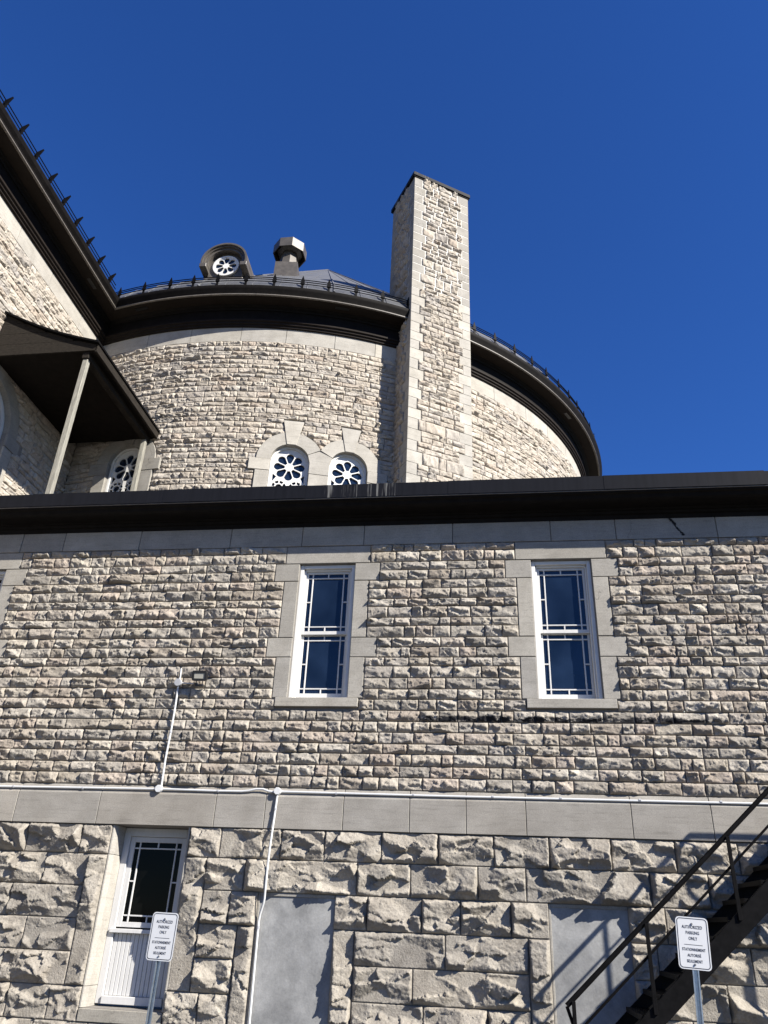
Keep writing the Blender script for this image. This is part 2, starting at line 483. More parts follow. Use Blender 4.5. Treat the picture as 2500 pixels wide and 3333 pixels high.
def rock(w, h, cell, amp, seed, wild=1.0):
    """front of a pitch-faced block; local x along the wall, z up, -y outwards; origin at its centre on the wall plane"""
    g = np.random.default_rng(seed)
    nx, nz = max(4, int(round(w / cell))), max(4, int(round(h / cell)))
    u, v = np.meshgrid(np.linspace(0, w, nx + 1), np.linspace(0, h, nz + 1), indexing='ij')
    du, dv = w / nx, h / nz
    ju, jv = (g.random(u.shape) - 0.5) * du * 0.7, (g.random(u.shape) - 0.5) * dv * 0.7
    ju[[0, -1], :] = 0; jv[:, [0, -1]] = 0
    ju[:, [0, -1]] *= 0.5; jv[[0, -1], :] *= 0.5
    u, v = u + ju, v + jv
    # pitched arrises; many blocks break away towards their lower bed
    q0 = min(1.0, h / 0.2)
    low = g.random()
    sL, sR, sT = g.uniform(1.6, 5.0), g.uniform(1.5, 5.0), g.uniform(0.8, 4.0)
    sB = g.uniform(0.7, 1.5) if low < 0.72 else g.uniform(1.3, 4.0)
    wob = lambda q, s: q + (0.016 * fbm(u / 0.06 + s, v / 0.06, seed + int(s), 2) + 0.010 * (vnoise(u / 0.03 + s, v / 0.03, seed + int(s) + 3) - 0.5)) * q0
    e = np.minimum.reduce([wob(u, 3) * sL, wob(w - u, 5) * sR, wob(h - v, 7) * sT, wob(v, 9) * sB])
    e = np.maximum(e, 0)
    cu, cv = w * 0.5, h * 0.5
    # broad body of the face: a few planes, tilted mostly up and down
    hh = np.full(u.shape, 9.0)
    for k in range(g.integers(2, 5)):
        c = amp * g.uniform(0.6, 1.1)
        hh = np.minimum(hh, c + g.normal(0, 0.13) * wild * (u - g.uniform(0.1, 0.9) * w) + g.normal(-0.04, 0.24) * wild * (v - g.uniform(0.2, 0.8) * h))
    # a bite out of the lower edge on some blocks
    for k in range(g.integers(0, 3)):
        su, sv = g.uniform(0, w), g.uniform(-0.15, 0.35) * h
        rr, ell = g.uniform(0.25, 0.5) * h, g.uniform(1.2, 2.6)
        dd = ((u - su) / ell) ** 2 + (v - sv) ** 2
        hh = np.minimum(hh, amp * g.uniform(0.12, 0.45) + amp * 0.9 * (dd / (rr * rr)) ** 2.0)
    # hammer-broken facets: long shallow chips, each a plane of its own
    nf = int(g.integers(5, 9) * max(1.0, w / h / 1.6))
    fu, fv = g.uniform(0, w, nf), g.uniform(0, h, nf)
    du_, dv_ = u + 0.05 * q0 * fbm(u / 0.08, v / 0.06, seed + 41, 2), v + 0.035 * q0 * fbm(u / 0.08 + 9, v / 0.06, seed + 43, 2)
    d2 = (du_[..., None] - fu) ** 2 * 0.30 + (dv_[..., None] - fv) ** 2
    near = d2.argmin(-1)
    gx, gz = g.normal(0, 0.20 * wild, nf), g.normal(0.02, 0.36 * wild, nf)
    off = g.normal(0, 0.09 * amp, nf)
    facet = off[near] + gx[near] * (u - fu[near]) + gz[near] * (v - fv[near])
    nz1 = fbm(u / 0.085 + 31, v / 0.045, seed, 3)
    nz2 = fbm(u / 0.028 + 11, v / 0.022, seed + 7, 2)
    y = np.minimum(e, np.maximum(hh, amp * 0.08) + facet)
    fade = np.clip(e / (amp * 0.5), 0, 1)
    y = y + fade * (amp * 0.12 * nz1 + 0.0075 * nz2) + fade * (g.random(u.shape) - 0.5) * cell * 0.18
    y = np.maximum(y, 0.0) + 0.010 + min(0.012, amp * 0.2)
    n0 = u.size
    T, ring = topo(nx, nz)
    V = np.empty((n0 + len(ring), 3))
    V[:n0, 0] = u.ravel() - w / 2
    V[:n0, 1] = -y.ravel()
    V[:n0, 2] = v.ravel() - h / 2
    V[n0:] = V[ring]
    V[n0:, 1] = 0.03
    return V, T

class RockLib:
    def __init__(self, widths, h, cell, amp, per, seed, m, wild=1.0):
        self.widths, self.h, self.m = widths, h, m
        self.items = []
        for wi, w in enumerate(widths):
            for k in range(per):
                self.items.append((w,) + rock(w, h, cell, amp, seed + 100 * wi + k, wild))
        self.per = per
        self.mesh = {}
    def pick(self, w, g):
        wi = min(range(len(self.widths)), key=lambda i: abs(math.log(self.widths[i] / w)))
        return wi * self.per + g.randrange(self.per)
    def get(self, i):
        if i not in self.mesh:
            me = mesh_np('stone', self.items[i][1], self.items[i][2])
            me.materials.append(self.m)
            self.mesh[i] = me
        return self.mesh[i]

def in_view_weight(p):
    c = CAM_ROT.T @ (np.array(p) - CAM_POS)
    if c[2] >= -0.1:
        return 0.0
    x, y = 0.75 * c[0] / -c[2], 0.75 * c[1] / -c[2]
    if abs(x) > 0.375 or abs(y) > 0.5:
        return 0.0
    return 1.0 / (c @ c)

def lay(lib, stones, parent, limit, name='stone', sight=None):
    """stones: (matrix, w, h). The ones that show largest become parts, the rest one part of kind stuff."""
    g = random.Random(len(stones))
    rec = []
    for M, w, h in stones:
        i = lib.pick(w, g)
        sc = (w / lib.items[i][0], g.uniform(0.7, 1.15), h / lib.h)
        t = M.translation
        wgt = in_view_weight(t) * w * h
        if sight is not None and not sight(t):
            wgt = 0.0
        rec.append((wgt, i, sc, M))
    rec.sort(key=lambda r: -r[0])
    for wgt, i, sc, M in rec[:limit]:
        o = bpy.data.objects.new(name, lib.get(i))
        COL.objects.link(o)
        o.matrix_world = M @ Matrix.Diagonal((*sc, 1))
        attach(o, parent)
    rest = rec[limit:]
    if rest:
        Vs, Fs, tn, o0 = [], [], [], 0
        for wgt, i, sc, M in rest:
            V, T = lib.items[i][1], lib.items[i][2]
            A = np.array(M)
            W = (V * np.array(sc)) @ A[:3, :3].T + A[:3, 3]
            Vs.append(W); Fs.append(T + o0); tn.append(np.full(len(V), g.random()))
            o0 += len(V)
        me = mesh_np(name + 'work', np.concatenate(Vs), np.concatenate(Fs))
        at = me.attributes.new('tone', 'FLOAT', 'POINT')
        at.data.foreach_set('value', np.concatenate(tn).astype(np.float32))
        me.materials.append(lib.m)
        o = bpy.data.objects.new(name + 'work', me)
        COL.objects.link(o)
        o['kind'] = 'stuff'
        attach(o, parent)

def split_run(x0, x1, mean, g, lo=0.5, hi=1.75):
    """cut a course between x0 and x1 into stone lengths"""
    n = max(1, int(round((x1 - x0) / mean)))
    ws = [g.uniform(lo, hi) for _ in range(n)]
    k = (x1 - x0) / sum(ws)
    out, x = [], x0
    for w in ws:
        out.append((x, x + w * k))
        x += w * k
    return out

def free_runs(x0, x1, holes):
    runs, x = [], x0
    for a, b in sorted(holes):
        if b <= x or a >= x1:
            continue
        if a > x + 0.06:
            runs.append((x, a))
        x = max(x, b)
    if x < x1 - 0.06:
        runs.append((x, x1))
    return runs

def frame_M(origin, ex, n):
    """local x = ex, local y = inwards (-n), local z = up"""
    M = Matrix.Identity(4)
    for i in range(3):
        M[i][0], M[i][1], M[i][2], M[i][3] = ex[i], -n[i], (0, 0, 1)[i], origin[i]
    return M

def sheet(name, m, parent, us, zs, hole, place, thick):
    """wall slab cut into cells; hole(uc, zc) leaves openings out; place(u, depth, z) -> point"""
    V, F, idx = [], [], {}
    def vid(i, d, j):
        if (i, d, j) not in idx:
            idx[(i, d, j)] = len(V)
            V.append(place(us[i], thick * d, zs[j]))
        return idx[(i, d, j)]
    nx, nz = len(us) - 1, len(zs) - 1
    solid = lambda i, j: 0 <= i < nx and 0 <= j < nz and not hole((us[i] + us[i + 1]) / 2, (zs[j] + zs[j + 1]) / 2)
    for i in range(nx):
        for j in range(nz):
            if not solid(i, j):
                continue
            F.append((vid(i, 0, j), vid(i + 1, 0, j), vid(i + 1, 0, j + 1), vid(i, 0, j + 1)))
            F.append((vid(i, 1, j), vid(i, 1, j + 1), vid(i + 1, 1, j + 1), vid(i + 1, 1, j)))
            if not solid(i - 1, j): F.append((vid(i, 0, j), vid(i, 0, j + 1), vid(i, 1, j + 1), vid(i, 1, j)))
            if not solid(i + 1, j): F.append((vid(i + 1, 0, j), vid(i + 1, 1, j), vid(i + 1, 1, j + 1), vid(i + 1, 0, j + 1)))
            if not solid(i, j - 1): F.append((vid(i, 0, j), vid(i, 1, j), vid(i + 1, 1, j), vid(i + 1, 0, j)))
            if not solid(i, j + 1): F.append((vid(i, 0, j + 1), vid(i + 1, 0, j + 1), vid(i + 1, 1, j + 1), vid(i, 1, j + 1)))
    me = bpy.data.meshes.new(name)
    me.from_pydata(V, [], F)
    me.materials.append(m)
    o = bpy.data.objects.new(name, me)
    COL.objects.link(o)
    return attach(o, parent)

# ------------------------------------------------------------------ ground
g = MB().add([(-300, -300, 0), (300, -300, 0), (300, 300, 0), (-300, 300, 0)], [(0, 1, 2, 3)]).build('ground', M_ASPH)
tag(g, 'dark asphalt parking ground in front of the stone building', 'ground', kind='structure')

# ================================================================== ANNEX
XL, XR = -11.0, 7.5
annex = thing('church_annex', 'long two-storey grey rock-faced stone annex with black cornice', 'building', (-2, 0.2, 0))
WINC = [-9.32, -2.77, 1.21]
ROWS = [7.45, 7.315, 7.12, 6.967, 6.784, 6.625, 6.44, 6.298, 6.104, 5.957, 5.759, 5.594, 5.423, 5.276, 5.083, 4.904, 4.736, 4.564, 4.392, 4.226, 4.051, 3.899, 3.721, 3.556, 3.375]
DX0, DX1, DZ0, DZ1 = -5.74, -4.57, 0.43, 2.787

def annex_hole(x, z):
    for c in WINC:
        if abs(x - c) < 0.49 and 4.755 < z < 7.115:
            return True
    return DX0 < x < DX1 and DZ0 < z < DZ1
us = sorted({XL, XR, DX0, DX1} | {c + s * 0.49 for c in WINC for s in (-1, 1)})
wall = sheet('wall', M_MORTAR, annex, us, [-0.2, DZ0, DZ1, 4.755, 7.115, 8.0], annex_hole, lambda u, d, z: (u, d, z), 0.45)

LIB_S = RockLib([0.19, 0.26, 0.34, 0.43, 0.56], 0.165, 0.0145, 0.058, 16, 1000, M_ROCK, 1.0)

def annex_holes(z):
    hs = []
    for c in WINC:
        if 7.115 < z < 7.45: hs.append((c - 0.752, c + 0.752))
        elif 6.785 < z < 7.115 or 5.43 < z < 5.765: hs.append((c - 0.925, c + 0.925))
        elif 4.755 < z < 7.115: hs.append((c - 0.745, c + 0.745))
        elif 4.60 < z < 4.755: hs.append((c - 0.68, c + 0.68))
    return hs
gr = random.Random(3)
stones = []
for a, b in zip(ROWS[1:], ROWS[:-1]):
    zc, h = (a + b) / 2, b - a
    for x0, x1 in free_runs(XL, XR, annex_holes(zc)):
        for s0, s1 in split_run(x0, x1, 0.345, gr):
            t = gr.uniform(-0.004, 0.004)
            stones.append((Matrix.Translation(((s0 + s1) / 2, 0, zc)) @ Matrix.Rotation(gr.uniform(-0.006, 0.006), 4, 'Y'), s1 - s0 - gr.uniform(0.008, 0.018), h - gr.uniform(0.009, 0.018)))
lay(LIB_S, stones, wall, 300)

# dressed bands
fj = [XL, -10.2, -8.66, -7.81, -6.32, -4.59, -3.267, -2.151, -0.593, 1.078, 2.157, 3.789, 5.2, 6.4, XR]
for x0, x1 in zip(fj[:-1], fj[1:]):
    rough_block('frieze_block', M_DRESS, wall, x0, x1, -0.028, 0.02, 7.452, 7.86, j=0.003)
bj = [XL, -9.9, -8.7, -7.432, -6.057, -4.187, -3.412, -2.219, -1.234, -0.41, 0.445, 1.914, 2.998, 4.3, 5.8, XR]
for x0, x1 in zip(bj[:-1], bj[1:]):
    MB().prism([(0.02, 2.79), (-0.085, 2.79), (-0.085, 3.235), (-0.012, 3.372), (0.02, 3.372)], 'x', x0 + 0.004, x1 - 0.004).build('belt_block', M_BELT, wall, 0.005)

# rock-faced foundation
FR = [2.787, 2.375, 1.945, 1.515, 1.095, 0.68, 0.267, -0.15]
left = [[-10.9, -10.0, -9.2, -8.3], [-10.6, -9.7, -8.9, -8.2], [-10.9, -9.9, -9.0, -8.0], [-10.5, -9.6, -8.7, -7.8], [-10.8, -9.9, -9.0, -8.0], [-10.5, -9.6, -8.6, -7.6], [-10.8, -9.9, -9.0, -8.0]]
FJ = [
    [left[0] + [-7.13, -6.252, -5.775], [-4.535, -4.049, -3.123, -2.47, -1.632, -0.811, -0.025, 0.746, 1.591, 2.453, 3.277, 4.2, 5.0, 6.1, 7.4]],
    [left[1] + [-7.483, -6.737, -6.06], [-4.213, -3.625, -1.968, -1.203, -0.257, 0.405, 2.074, 2.833, 3.6, 4.6, 5.4, 6.4, 7.4]],
    [left[2] + [-7.183, -6.06], [-4.213, -3.796, -3.392], [-2.268, -1.8, -1.039, -0.502, 0.184, 0.69], [1.74, 2.219, 3.04, 3.8, 4.9, 5.8, 6.5, 7.4]],
    [left[3] + [-6.84, -6.06], [-4.213, -3.645], [-1.962, -0.713, 0.398], [1.74, 2.068, 3.23, 4.1, 5.0, 5.7, 6.6, 7.4]],
    [left[4] + [-7.068, -6.06], [-4.213, -3.645], [-1.962, -1.148, 0.398], [1.74, 2.06, 2.872, 3.6, 4.5, 5.5, 6.4, 7.4]],
    [left[5] + [-6.863, -6.245, -5.775], [-4.55, -4.071, -3.645], [-1.962, -1.0, -0.156, 0.398], [1.74, 2.4, 3.2, 4.0, 4.9, 5.8, 6.7, 7.4]],
    [left[6] + [-7.2, -6.4, -5.6, -4.9, -4.1, -3.392], [-2.268, -1.6, -0.7, 0.1, 0.69], [1.74, 2.5, 3.4, 4.3, 5.3, 6.3, 7.4]]]
TALL = [(-6.055, -5.775, 0.685, 2.372), (-4.545, -4.218, 0.685, 2.372), (-3.64, -3.392, 0.27, 1.512), (-2.268, -1.967, 0.27, 1.512), (0.402, 0.69, 0.27, 1.512)]
seed = 5000
def big(x0, x1, z0, z1):
    global seed
    seed += 1
    w, h = x1 - x0 - 0.012, z1 - z0 - 0.012
    V, T = rock(w, h, 0.0140, random.uniform(0.070, 0.115), seed, 1.2)
    me = mesh_np('foundation_stone', V, T)
    me.materials.append(M_ROCKBIG)
    o = bpy.data.objects.new('foundation_stone', me)
    COL.objects.link(o)
    o.location = ((x0 + x1) / 2, -0.022, (z0 + z1) / 2)
    attach(o, wall)
for (z1, z0), runs in zip(zip(FR[:-1], FR[1:]), FJ):
    for js in runs:
        for x0, x1 in zip(js[:-1], js[1:]):
            big(x0, x1, z0, z1)
for q in TALL:
    big(*q)
# mortar bed behind the big stones, with the openings left free
def f_hole(x, z):
    return (DX0 - 0.035 < x < DX1 + 0.035 and DZ0 - 0.17 < z < 2.9) or (-3.392 < x < -2.268 and z < 1.945) or (0.69 < x < 1.74 and z < 1.945)
us = sorted([XL, XR, DX0 - 0.035, DX1 + 0.035, -3.392, -2.268, 0.69, 1.74])
sheet('foundation_bed', M_MORTAR, annex, us, [-0.2, DZ0 - 0.17, 1.945, 2.788], f_hole, lambda u, d, z: (u, -0.024 + d, z), 0.022)
# cement-filled openings
for x0, x1 in ((-3.392, -2.268), (0.69, 1.74)):
    nx, nz = 24, 40
    V, F = [], []
    for i in range(nx + 1):
        for j in range(nz + 1):
            x, z = x0 + 0.03 + (x1 - x0 - 0.03) * i / nx, -0.1 + 2.0 * j / nz
            V.append((x, -0.012 - 0.010 * float(fbm(np.array([x * 2.2]), np.array([z * 2.2]), 77, 3)[0]), z))
    for i in range(nx):
        for j in range(nz):
            a = i * (nz + 1) + j
            F.append((a, a + nz + 1, a + nz + 2, a + 1))
    mb = MB().add(V, F)
    ring = MB()
    p = mb.build('cement_patch', M_PLASTER, annex, smooth=True)
    for sx in (x0,):
        MB().box(sx + 0.002, sx + 0.032, -0.026, -0.001, -0.1, 1.94).build('margin', M_DRESS, p, 0.004)
    MB().box(x0 + 0.034, x1 - 0.004, -0.028, -0.002, 1.90, 1.943).build('margin', M_DRESS, p, 0.004)

# ---- windows of the annex
def sash_bits(win, x0, x1, z0, z1, y, paint, rail_b=0.075, rail=0.040, glass=M_GLASS, mg=0.078):
    """one sash: stiles and rails, margin-light muntins, single panes"""
    mb = MB()
    mb.box(x0, x0 + rail, y, y + 0.045, z0, z1)
    mb.box(x1 - rail, x1, y, y + 0.045, z0, z1)
    mb.box(x0 + rail, x1 - rail, y + 0.001, y + 0.044, z1 - rail, z1)
    mb.box(x0 + rail, x1 - rail, y + 0.001, y + 0.044, z0, z0 + rail_b)
    mb.build('sash', paint, win, 0.004)
    a0, a1, b0, b1 = x0 + rail, x1 - rail, z0 + rail_b, z1 - rail
    xa, xb, za, zb = a0 + mg, a1 - mg, b0 + mg, b1 - mg
    t = 0.0105
    xm, zm = (a0 + a1) / 2, (b0 + b1) / 2
    def bar(u0, u1, w0, w1, dy=0.0):
        box('muntin', paint, win, u0, u1, y + 0.004 + dy, y + 0.034, w0, w1, 0.003)
    for x in (xa, xb): bar(x - t, x + t, b0, b1)
    for z in (za, zb): bar(a0, a1, z - t, z + t, 0.002)
    bar(xm - t, xm + t, zb + t, b1); bar(xm - t, xm + t, b0, za - t)
    bar(a0, xa - t, zm - t, zm + t); bar(xb + t, a1, zm - t, zm + t)
    xs = [a0, xa, xb, a1]
    cells = [(a0, xa, b0, za), (xb, a1, b0, za), (a0, xa, zb, b1), (xb, a1, zb, b1), (xa, xm, b0, za), (xm, xb, b0, za), (xa, xm, zb, b1), (xm, xb, zb, b1),
             (a0, xa, za, zm), (a0, xa, zm, zb), (xb, a1, za, zm), (xb, a1, zm, zb), (xa, xb, za, zb)]
    for c in cells:
        tilt = random.uniform(-0.004, 0.004)
        cx, cz = (c[0] + c[1]) / 2, (c[2] + c[3]) / 2
        M = Matrix.Translation((cx, y + 0.024, cz)) @ Matrix.Rotation(tilt, 4, 'X') @ Matrix.Rotation(random.uniform(-0.006, 0.006), 4, 'Z')
        box('pane', glass, win, -(c[1] - c[0]) / 2, (c[1] - c[0]) / 2, 0, 0.004, -(c[3] - c[2]) / 2, (c[3] - c[2]) / 2, 0, M)

for c in WINC:
    win = MB()
    # casing lining the reveal
    for s in (-1, 1):
        xa, xb = sorted((c + s * 0.488, c + s * 0.425))
        win.box(xa, xb, 0.045, 0.30, 4.757, 7.113)
        xa, xb = sorted((c + s * 0.424, c + s * 0.395))
        win.box(xa, xb, 0.10, 0.29, 4.759, 7.08)
    win.box(c - 0.424, c + 0.424, 0.05, 0.295, 7.05, 7.112)
    win.box(c - 0.424, c + 0.424, 0.10, 0.285, 7.02, 7.049)
    win.box(c - 0.424, c + 0.424, 0.06, 0.295, 4.757, 4.785)
    win = win.build('window', M_WHITE, annex, 0.005)
    sash_bits(win, c - 0.393, c + 0.393, 5.87, 7.018, 0.135, M_WORN, rail_b=0.06)
    sash_bits(win, c - 0.393, c + 0.393, 4.787, 5.90, 0.185, M_WORN, rail_b=0.095)
    rough_block('lintel', M_DRESS, win, c - 0.75, c + 0.75, -0.026, 0.30, 7.117, 7.448)
    rough_block('sill', M_DRESS, win, c - 0.677, c + 0.677, -0.075, 0.28, 4.602, 4.753)
    for s in (-1, 1):
        for zz0, zz1, ww in ((6.787, 7.113, 0.922), (5.767, 6.783, 0.742), (5.432, 5.763, 0.922), (4.757, 5.428, 0.742)):
            xa, xb = sorted((c + s * 0.49, c + s * ww))
            rough_block('jamb_stone', M_DRESS, win, xa, xb, -0.024, 0.30, zz0, zz1)
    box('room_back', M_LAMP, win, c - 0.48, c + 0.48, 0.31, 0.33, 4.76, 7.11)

# ---- door with glazed upper half
dw = MB()
dw.box(DX0 + 0.03, DX0 + 0.13, 0.28, 0.42, 0.46, 2.78)
dw.box(DX1 - 0.13, DX1 - 0.03, 0.28, 0.42, 0.46, 2.78)
dw.box(DX0 + 0.13, DX1 - 0.13, 0.281, 0.42, 2.66, 2.78)
dw.box(DX0 + 0.13, DX1 - 0.13, 0.25, 0.42, 0.46, 0.56)
door = dw.build('door', M_DOORP, annex, 0.006)
sash_bits(door, DX0 + 0.132, DX1 - 0.132, 1.42, 2.655, 0.315, M_DOORP, rail_b=0.07, rail=0.075, glass=M_GLASSB, mg=0.085)
box('rail_moulding', M_DOORP, door, DX0 + 0.075, DX1 - 0.08, 0.235, 0.315, 1.345, 1.40, 0.006)
px0, px1, npl = DX0 + 0.132, DX1 - 0.132, 14
for k in range(npl):
    a, b = px0 + (px1 - px0) * k / npl, px0 + (px1 - px0) * (k + 1) / npl
    box('plank', M_DOORP, door, a + 0.003, b - 0.003, 0.318 + random.uniform(-0.002, 0.002), 0.345, 0.562, 1.343, 0.004)
box('plank_backing', M_IRON, door, px0, px1, 0.347, 0.36, 0.562, 1.41)
rough_block('sill', M_DRESS, door, DX0 - 0.03, DX1 + 0.02, -0.06, 0.40, 0.268, 0.428)
# dressed reveal stones with a chamfered margin
for s, x in ((1, DX0), (-1, DX1)):
    for z0, z1 in ((0.43, 0.68), (0.684, 2.372), (2.376, 2.785)):
        poly = [(x - s * 0.032, -0.05), (x - s * 0.004, -0.05), (x + s * 0.03, 0.04), (x + s * 0.03, 0.42), (x - s * 0.032, 0.42)]
        MB().prism(poly, 'z', z0, z1).build('jamb_stone', M_PALE, door, 0.005)
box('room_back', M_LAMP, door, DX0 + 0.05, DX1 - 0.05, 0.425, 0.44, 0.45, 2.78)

# ---- cornice
prof = [(-0.50, 8.335), (-0.56, 8.115), (-0.545, 8.075), (-0.50, 8.06), (-0.47, 8.01), (-0.43, 7.985), (-0.16, 7.985), (-0.15, 7.955), (-0.11, 7.95), (-0.095, 7.915), (-0.055, 7.90), (-0.045, 7.87), (-0.032, 7.83), (0.0, 7.83), (0.0, 8.335)]
prof = [(-0.50, 8.335), (-0.56, 8.115)] + prof[2:]
corn = MB().prism(prof, 'x', XL, XR).build('cornice', M_BLACK, annex)
MB().box(XL, XR, -0.572, -0.556, 8.098, 8.116).build('drip_edge', M_GUTLIP, corn, 0.003)
cj = [XL, -8.3, -5.746, -3.155, -0.62, 1.976, 4.51, 6.2, XR]
for k, (x0, x1) in enumerate(zip(cj[:-1], cj[1:])):
    j = 0.004 * (k % 3)
    MB().prism([(-0.575 - j, 8.118), (-0.583 - j, 8.118), (-0.583 - j, 8.372 + j), (-0.40, 8.41 + j), (-0.40, 8.40), (-0.575 - j, 8.362)], 'x', x0 + 0.002 - 0.02, x1 - 0.002).build('flashing_panel', M_FLASH, corn)
MB().add([(XL, -0.41, 8.395), (XR, -0.41, 8.395), (XR, 6.0, 8.62), (XL, 6.0, 8.62), (XL, -0.41, 8.2), (XR, -0.41, 8.2), (XR, 6.0, 8.2), (XL, 6.0, 8.2)],
         [(0, 1, 2, 3), (7, 6, 5, 4), (0, 4, 5, 1), (1, 5, 6, 2), (2, 6, 7, 3), (3, 7, 4, 0)]).build('roof', M_FLASH, annex)

# ================================================================== CHURCH
CX, CY, RW, RE = -7.737, 15.233, 11.454, 12.228
NX = -11.02
Z0C = 7.6
church = thing('church', 'tall pale limestone church with curved apse, dark eaves and stone chimney', 'church', (CX, CY, 0))
def pol(az, r, z):
    return (CX + r * math.sin(az), CY - r * math.cos(az), z)
AZC = -math.asin((CX - NX) / RW)                       # where the apse meets the nave wall
YC = CY - RW * math.cos(AZC)
AWIN = [(-1.49 / RW), (2.835 / RW), (4.345 / RW)]
ZR = 11.80                                            # rosette centre height
NWY = 0.62                                            # nave window centre along Y

def arch_half(z, r_, zc, base=None):
    if z <= zc: return r_ if base is None else base
    d = r_ * r_ - (z - zc) ** 2
    return math.sqrt(d) if d > 0 else 0.0

# apse wall, with the three window openings
azs = list(np.linspace(AZC - 0.02, R(125), 110))
for a in AWIN:
    azs = [q for q in azs if abs(q - a) > 0.5 / RW * 1.15] + [a - 0.5 / RW, a + 0.5 / RW]
azs = sorted(azs)
def apse_hole(az, z):
    return any(abs(az - a) < 0.5 / RW and 9.0 < z < 12.40 for a in AWIN)
apse = sheet('apse_wall', M_MORTAR, church, azs, [Z0C, 9.0, 12.40, 16.6], apse_hole, lambda u, d, z: pol(u, RW - d, z), 0.45)
LIB_A = RockLib([0.22, 0.31, 0.42, 0.56], 0.165, 0.022, 0.050, 14, 3000, M_ROCKHI, 0.9)

def apse_holes(z):
    hs = []
    for a in AWIN:
        s = a * RW
        hw = 0.0
        if z < 11.56 or 11.56 <= z < 11.90: hw = 0.86 if z < 11.56 else 1.03
        elif z < 12.74: hw = arch_half(z, 0.85, 11.90)
        if 12.35 < z < 13.10: hw = max(hw, 0.12 + 0.15 * (z - 12.35) / 0.75)
        if hw: hs.append((s - hw, s + hw))
    return hs
CHAZ = R(32.47)
gr = random.Random(5)
st = []
z = Z0C + 0.35
while z < 15.70:
    h = gr.choice([0.135, 0.145, 0.165, 0.18, 0.19])
    if z + h > 15.64: h = 15.70 - z
    zc = z + h / 2
    hs = apse_holes(zc)
    hs.append((CHAZ * RW - 0.93, CHAZ * RW + 0.93))
    for x0, x1 in free_runs(AZC * RW + 0.04, R(112) * RW, hs):
        for s0, s1 in split_run(x0, x1, 0.38, gr):
            az = (s0 + s1) / 2 / RW
            n = (math.sin(az), -math.cos(az), 0)
            ex = (math.cos(az), math.sin(az), 0)
            st.append((frame_M(pol(az, RW, zc), ex, n), s1 - s0 - 0.013, h - 0.013))
    z += h
lay(LIB_A, st, apse, 300, sight=lambda t: t.z > 10.3 + max(0, 0.02 * t.y) and not (t.x < -7.9 and t.z < 12.2) and math.atan2(t.x - CX, CY - t.y) < R(70))
# plain band under the cornice
k = 0
az = AZC + 0.004
while az < R(112):
    d = random.uniform(1.15, 1.75) / RW
    V, F = [], []
    for i in range(5):
        q = az + 0.007 / RW + (d - 0.014 / RW) * i / 4
        V += [pol(q, RW - 0.05, 15.703), pol(q, RW + 0.03, 15.703), pol(q, RW + 0.03, 16.22), pol(q, RW - 0.05, 16.22)]
    for i in range(4):
        for j in range(4):
            F.append((i * 4 + j, i * 4 + (j + 1) % 4, i * 4 + 4 + (j + 1) % 4, i * 4 + 4 + j))
    F += [(0, 1, 2, 3), (16, 17, 18, 19)]
    MB().add(V, F).build('band_block', M_PALE, apse)
    az += d

# nave (transept) wall that runs towards the viewer
NY0 = -7.0
def nave_hole(y, z):
    return abs(y - NWY) < 0.95 and 9.0 < z < 12.30
nave = sheet('nave_wall', M_MORTAR, church, sorted([NY0, NWY - 0.95, NWY + 0.95, YC + 0.3]), [0, 9.0, 12.30, 16.6], nave_hole, lambda u, d, z: (NX - d, u, z), 0.45)
st = []
z = Z0C + 0.2
gr = random.Random(9)
NAC = 11.33                                            # spring of the nave window arch
while z < 15.70:
    h = gr.choice([0.135, 0.145, 0.165, 0.18, 0.19])
    if z + h > 15.64: h = 15.70 - z
    zc = z + h / 2
    hs = []
    if zc < 11.33: hs = [(NWY - 1.3, NWY + 1.3)] if not 11.0 < zc < 11.33 else [(NWY - 1.62, NWY + 1.62)]
    elif zc < 12.62: hs = [(NWY - arch_half(zc, 1.3, NAC), NWY + arch_half(zc, 1.3, NAC))]
    for x0, x1 in free_runs(NY0, YC - 0.03, hs):
        for s0, s1 in split_run(x0, x1, 0.38, gr):
            st.append((frame_M((NX, (s0 + s1) / 2, zc), (0, 1, 0), (1, 0, 0)), s1 - s0 - 0.013, h - 0.013))
    z += h
lay(LIB_A, st, nave, 180, sight=lambda t: t.z > 13.3 or t.y > 1.0)
y = YC - 0.02
while y > NY0:
    d = random.uniform(1.0, 1.6)
    rough_block('band_block', M_PALE, nave, NX - 0.04, NX + 0.03, y - d + 0.006, y - 0.006, 15.703, 16.22, j=0.0)
    y -= d

# ---- eaves: profiles given as (overhang, height), swept along the nave and round the apse
def sweep(name, m, parent, pr, smooth=False, closed=True, nave_only=False, apse_only=False):
    n = len(pr)
    objs = []
    def grid(rows):
        V = [p for r_ in rows for p in r_]
        F = []
        for i in range(len(rows) - 1):
            for j in range(n if closed else n - 1):
                F.append((i * n + j, i * n + (j + 1) % n, (i + 1) * n + (j + 1) % n, (i + 1) * n + j))
        return V, F
    def corner(o):
        dx = NX + o - CX
        return -math.asin(-dx / (RW + o))
    if not apse_only:
        rows = [[(NX + o, NY0, z) for o, z in pr], [pol(corner(o), RW + o, z) for o, z in pr]]
        objs.append(MB().add(*grid(rows)).build(name, m, parent))
    if not nave_only:
        rows = []
        K = 150
        for i in range(K + 1):
            t = i / K
            rows.append([pol(corner(o) * (1 - t) + R(125) * t, RW + o, z) for o, z in pr])
        objs.append(MB().add(*grid(rows)).build(name, m, parent, smooth=smooth))
    return objs

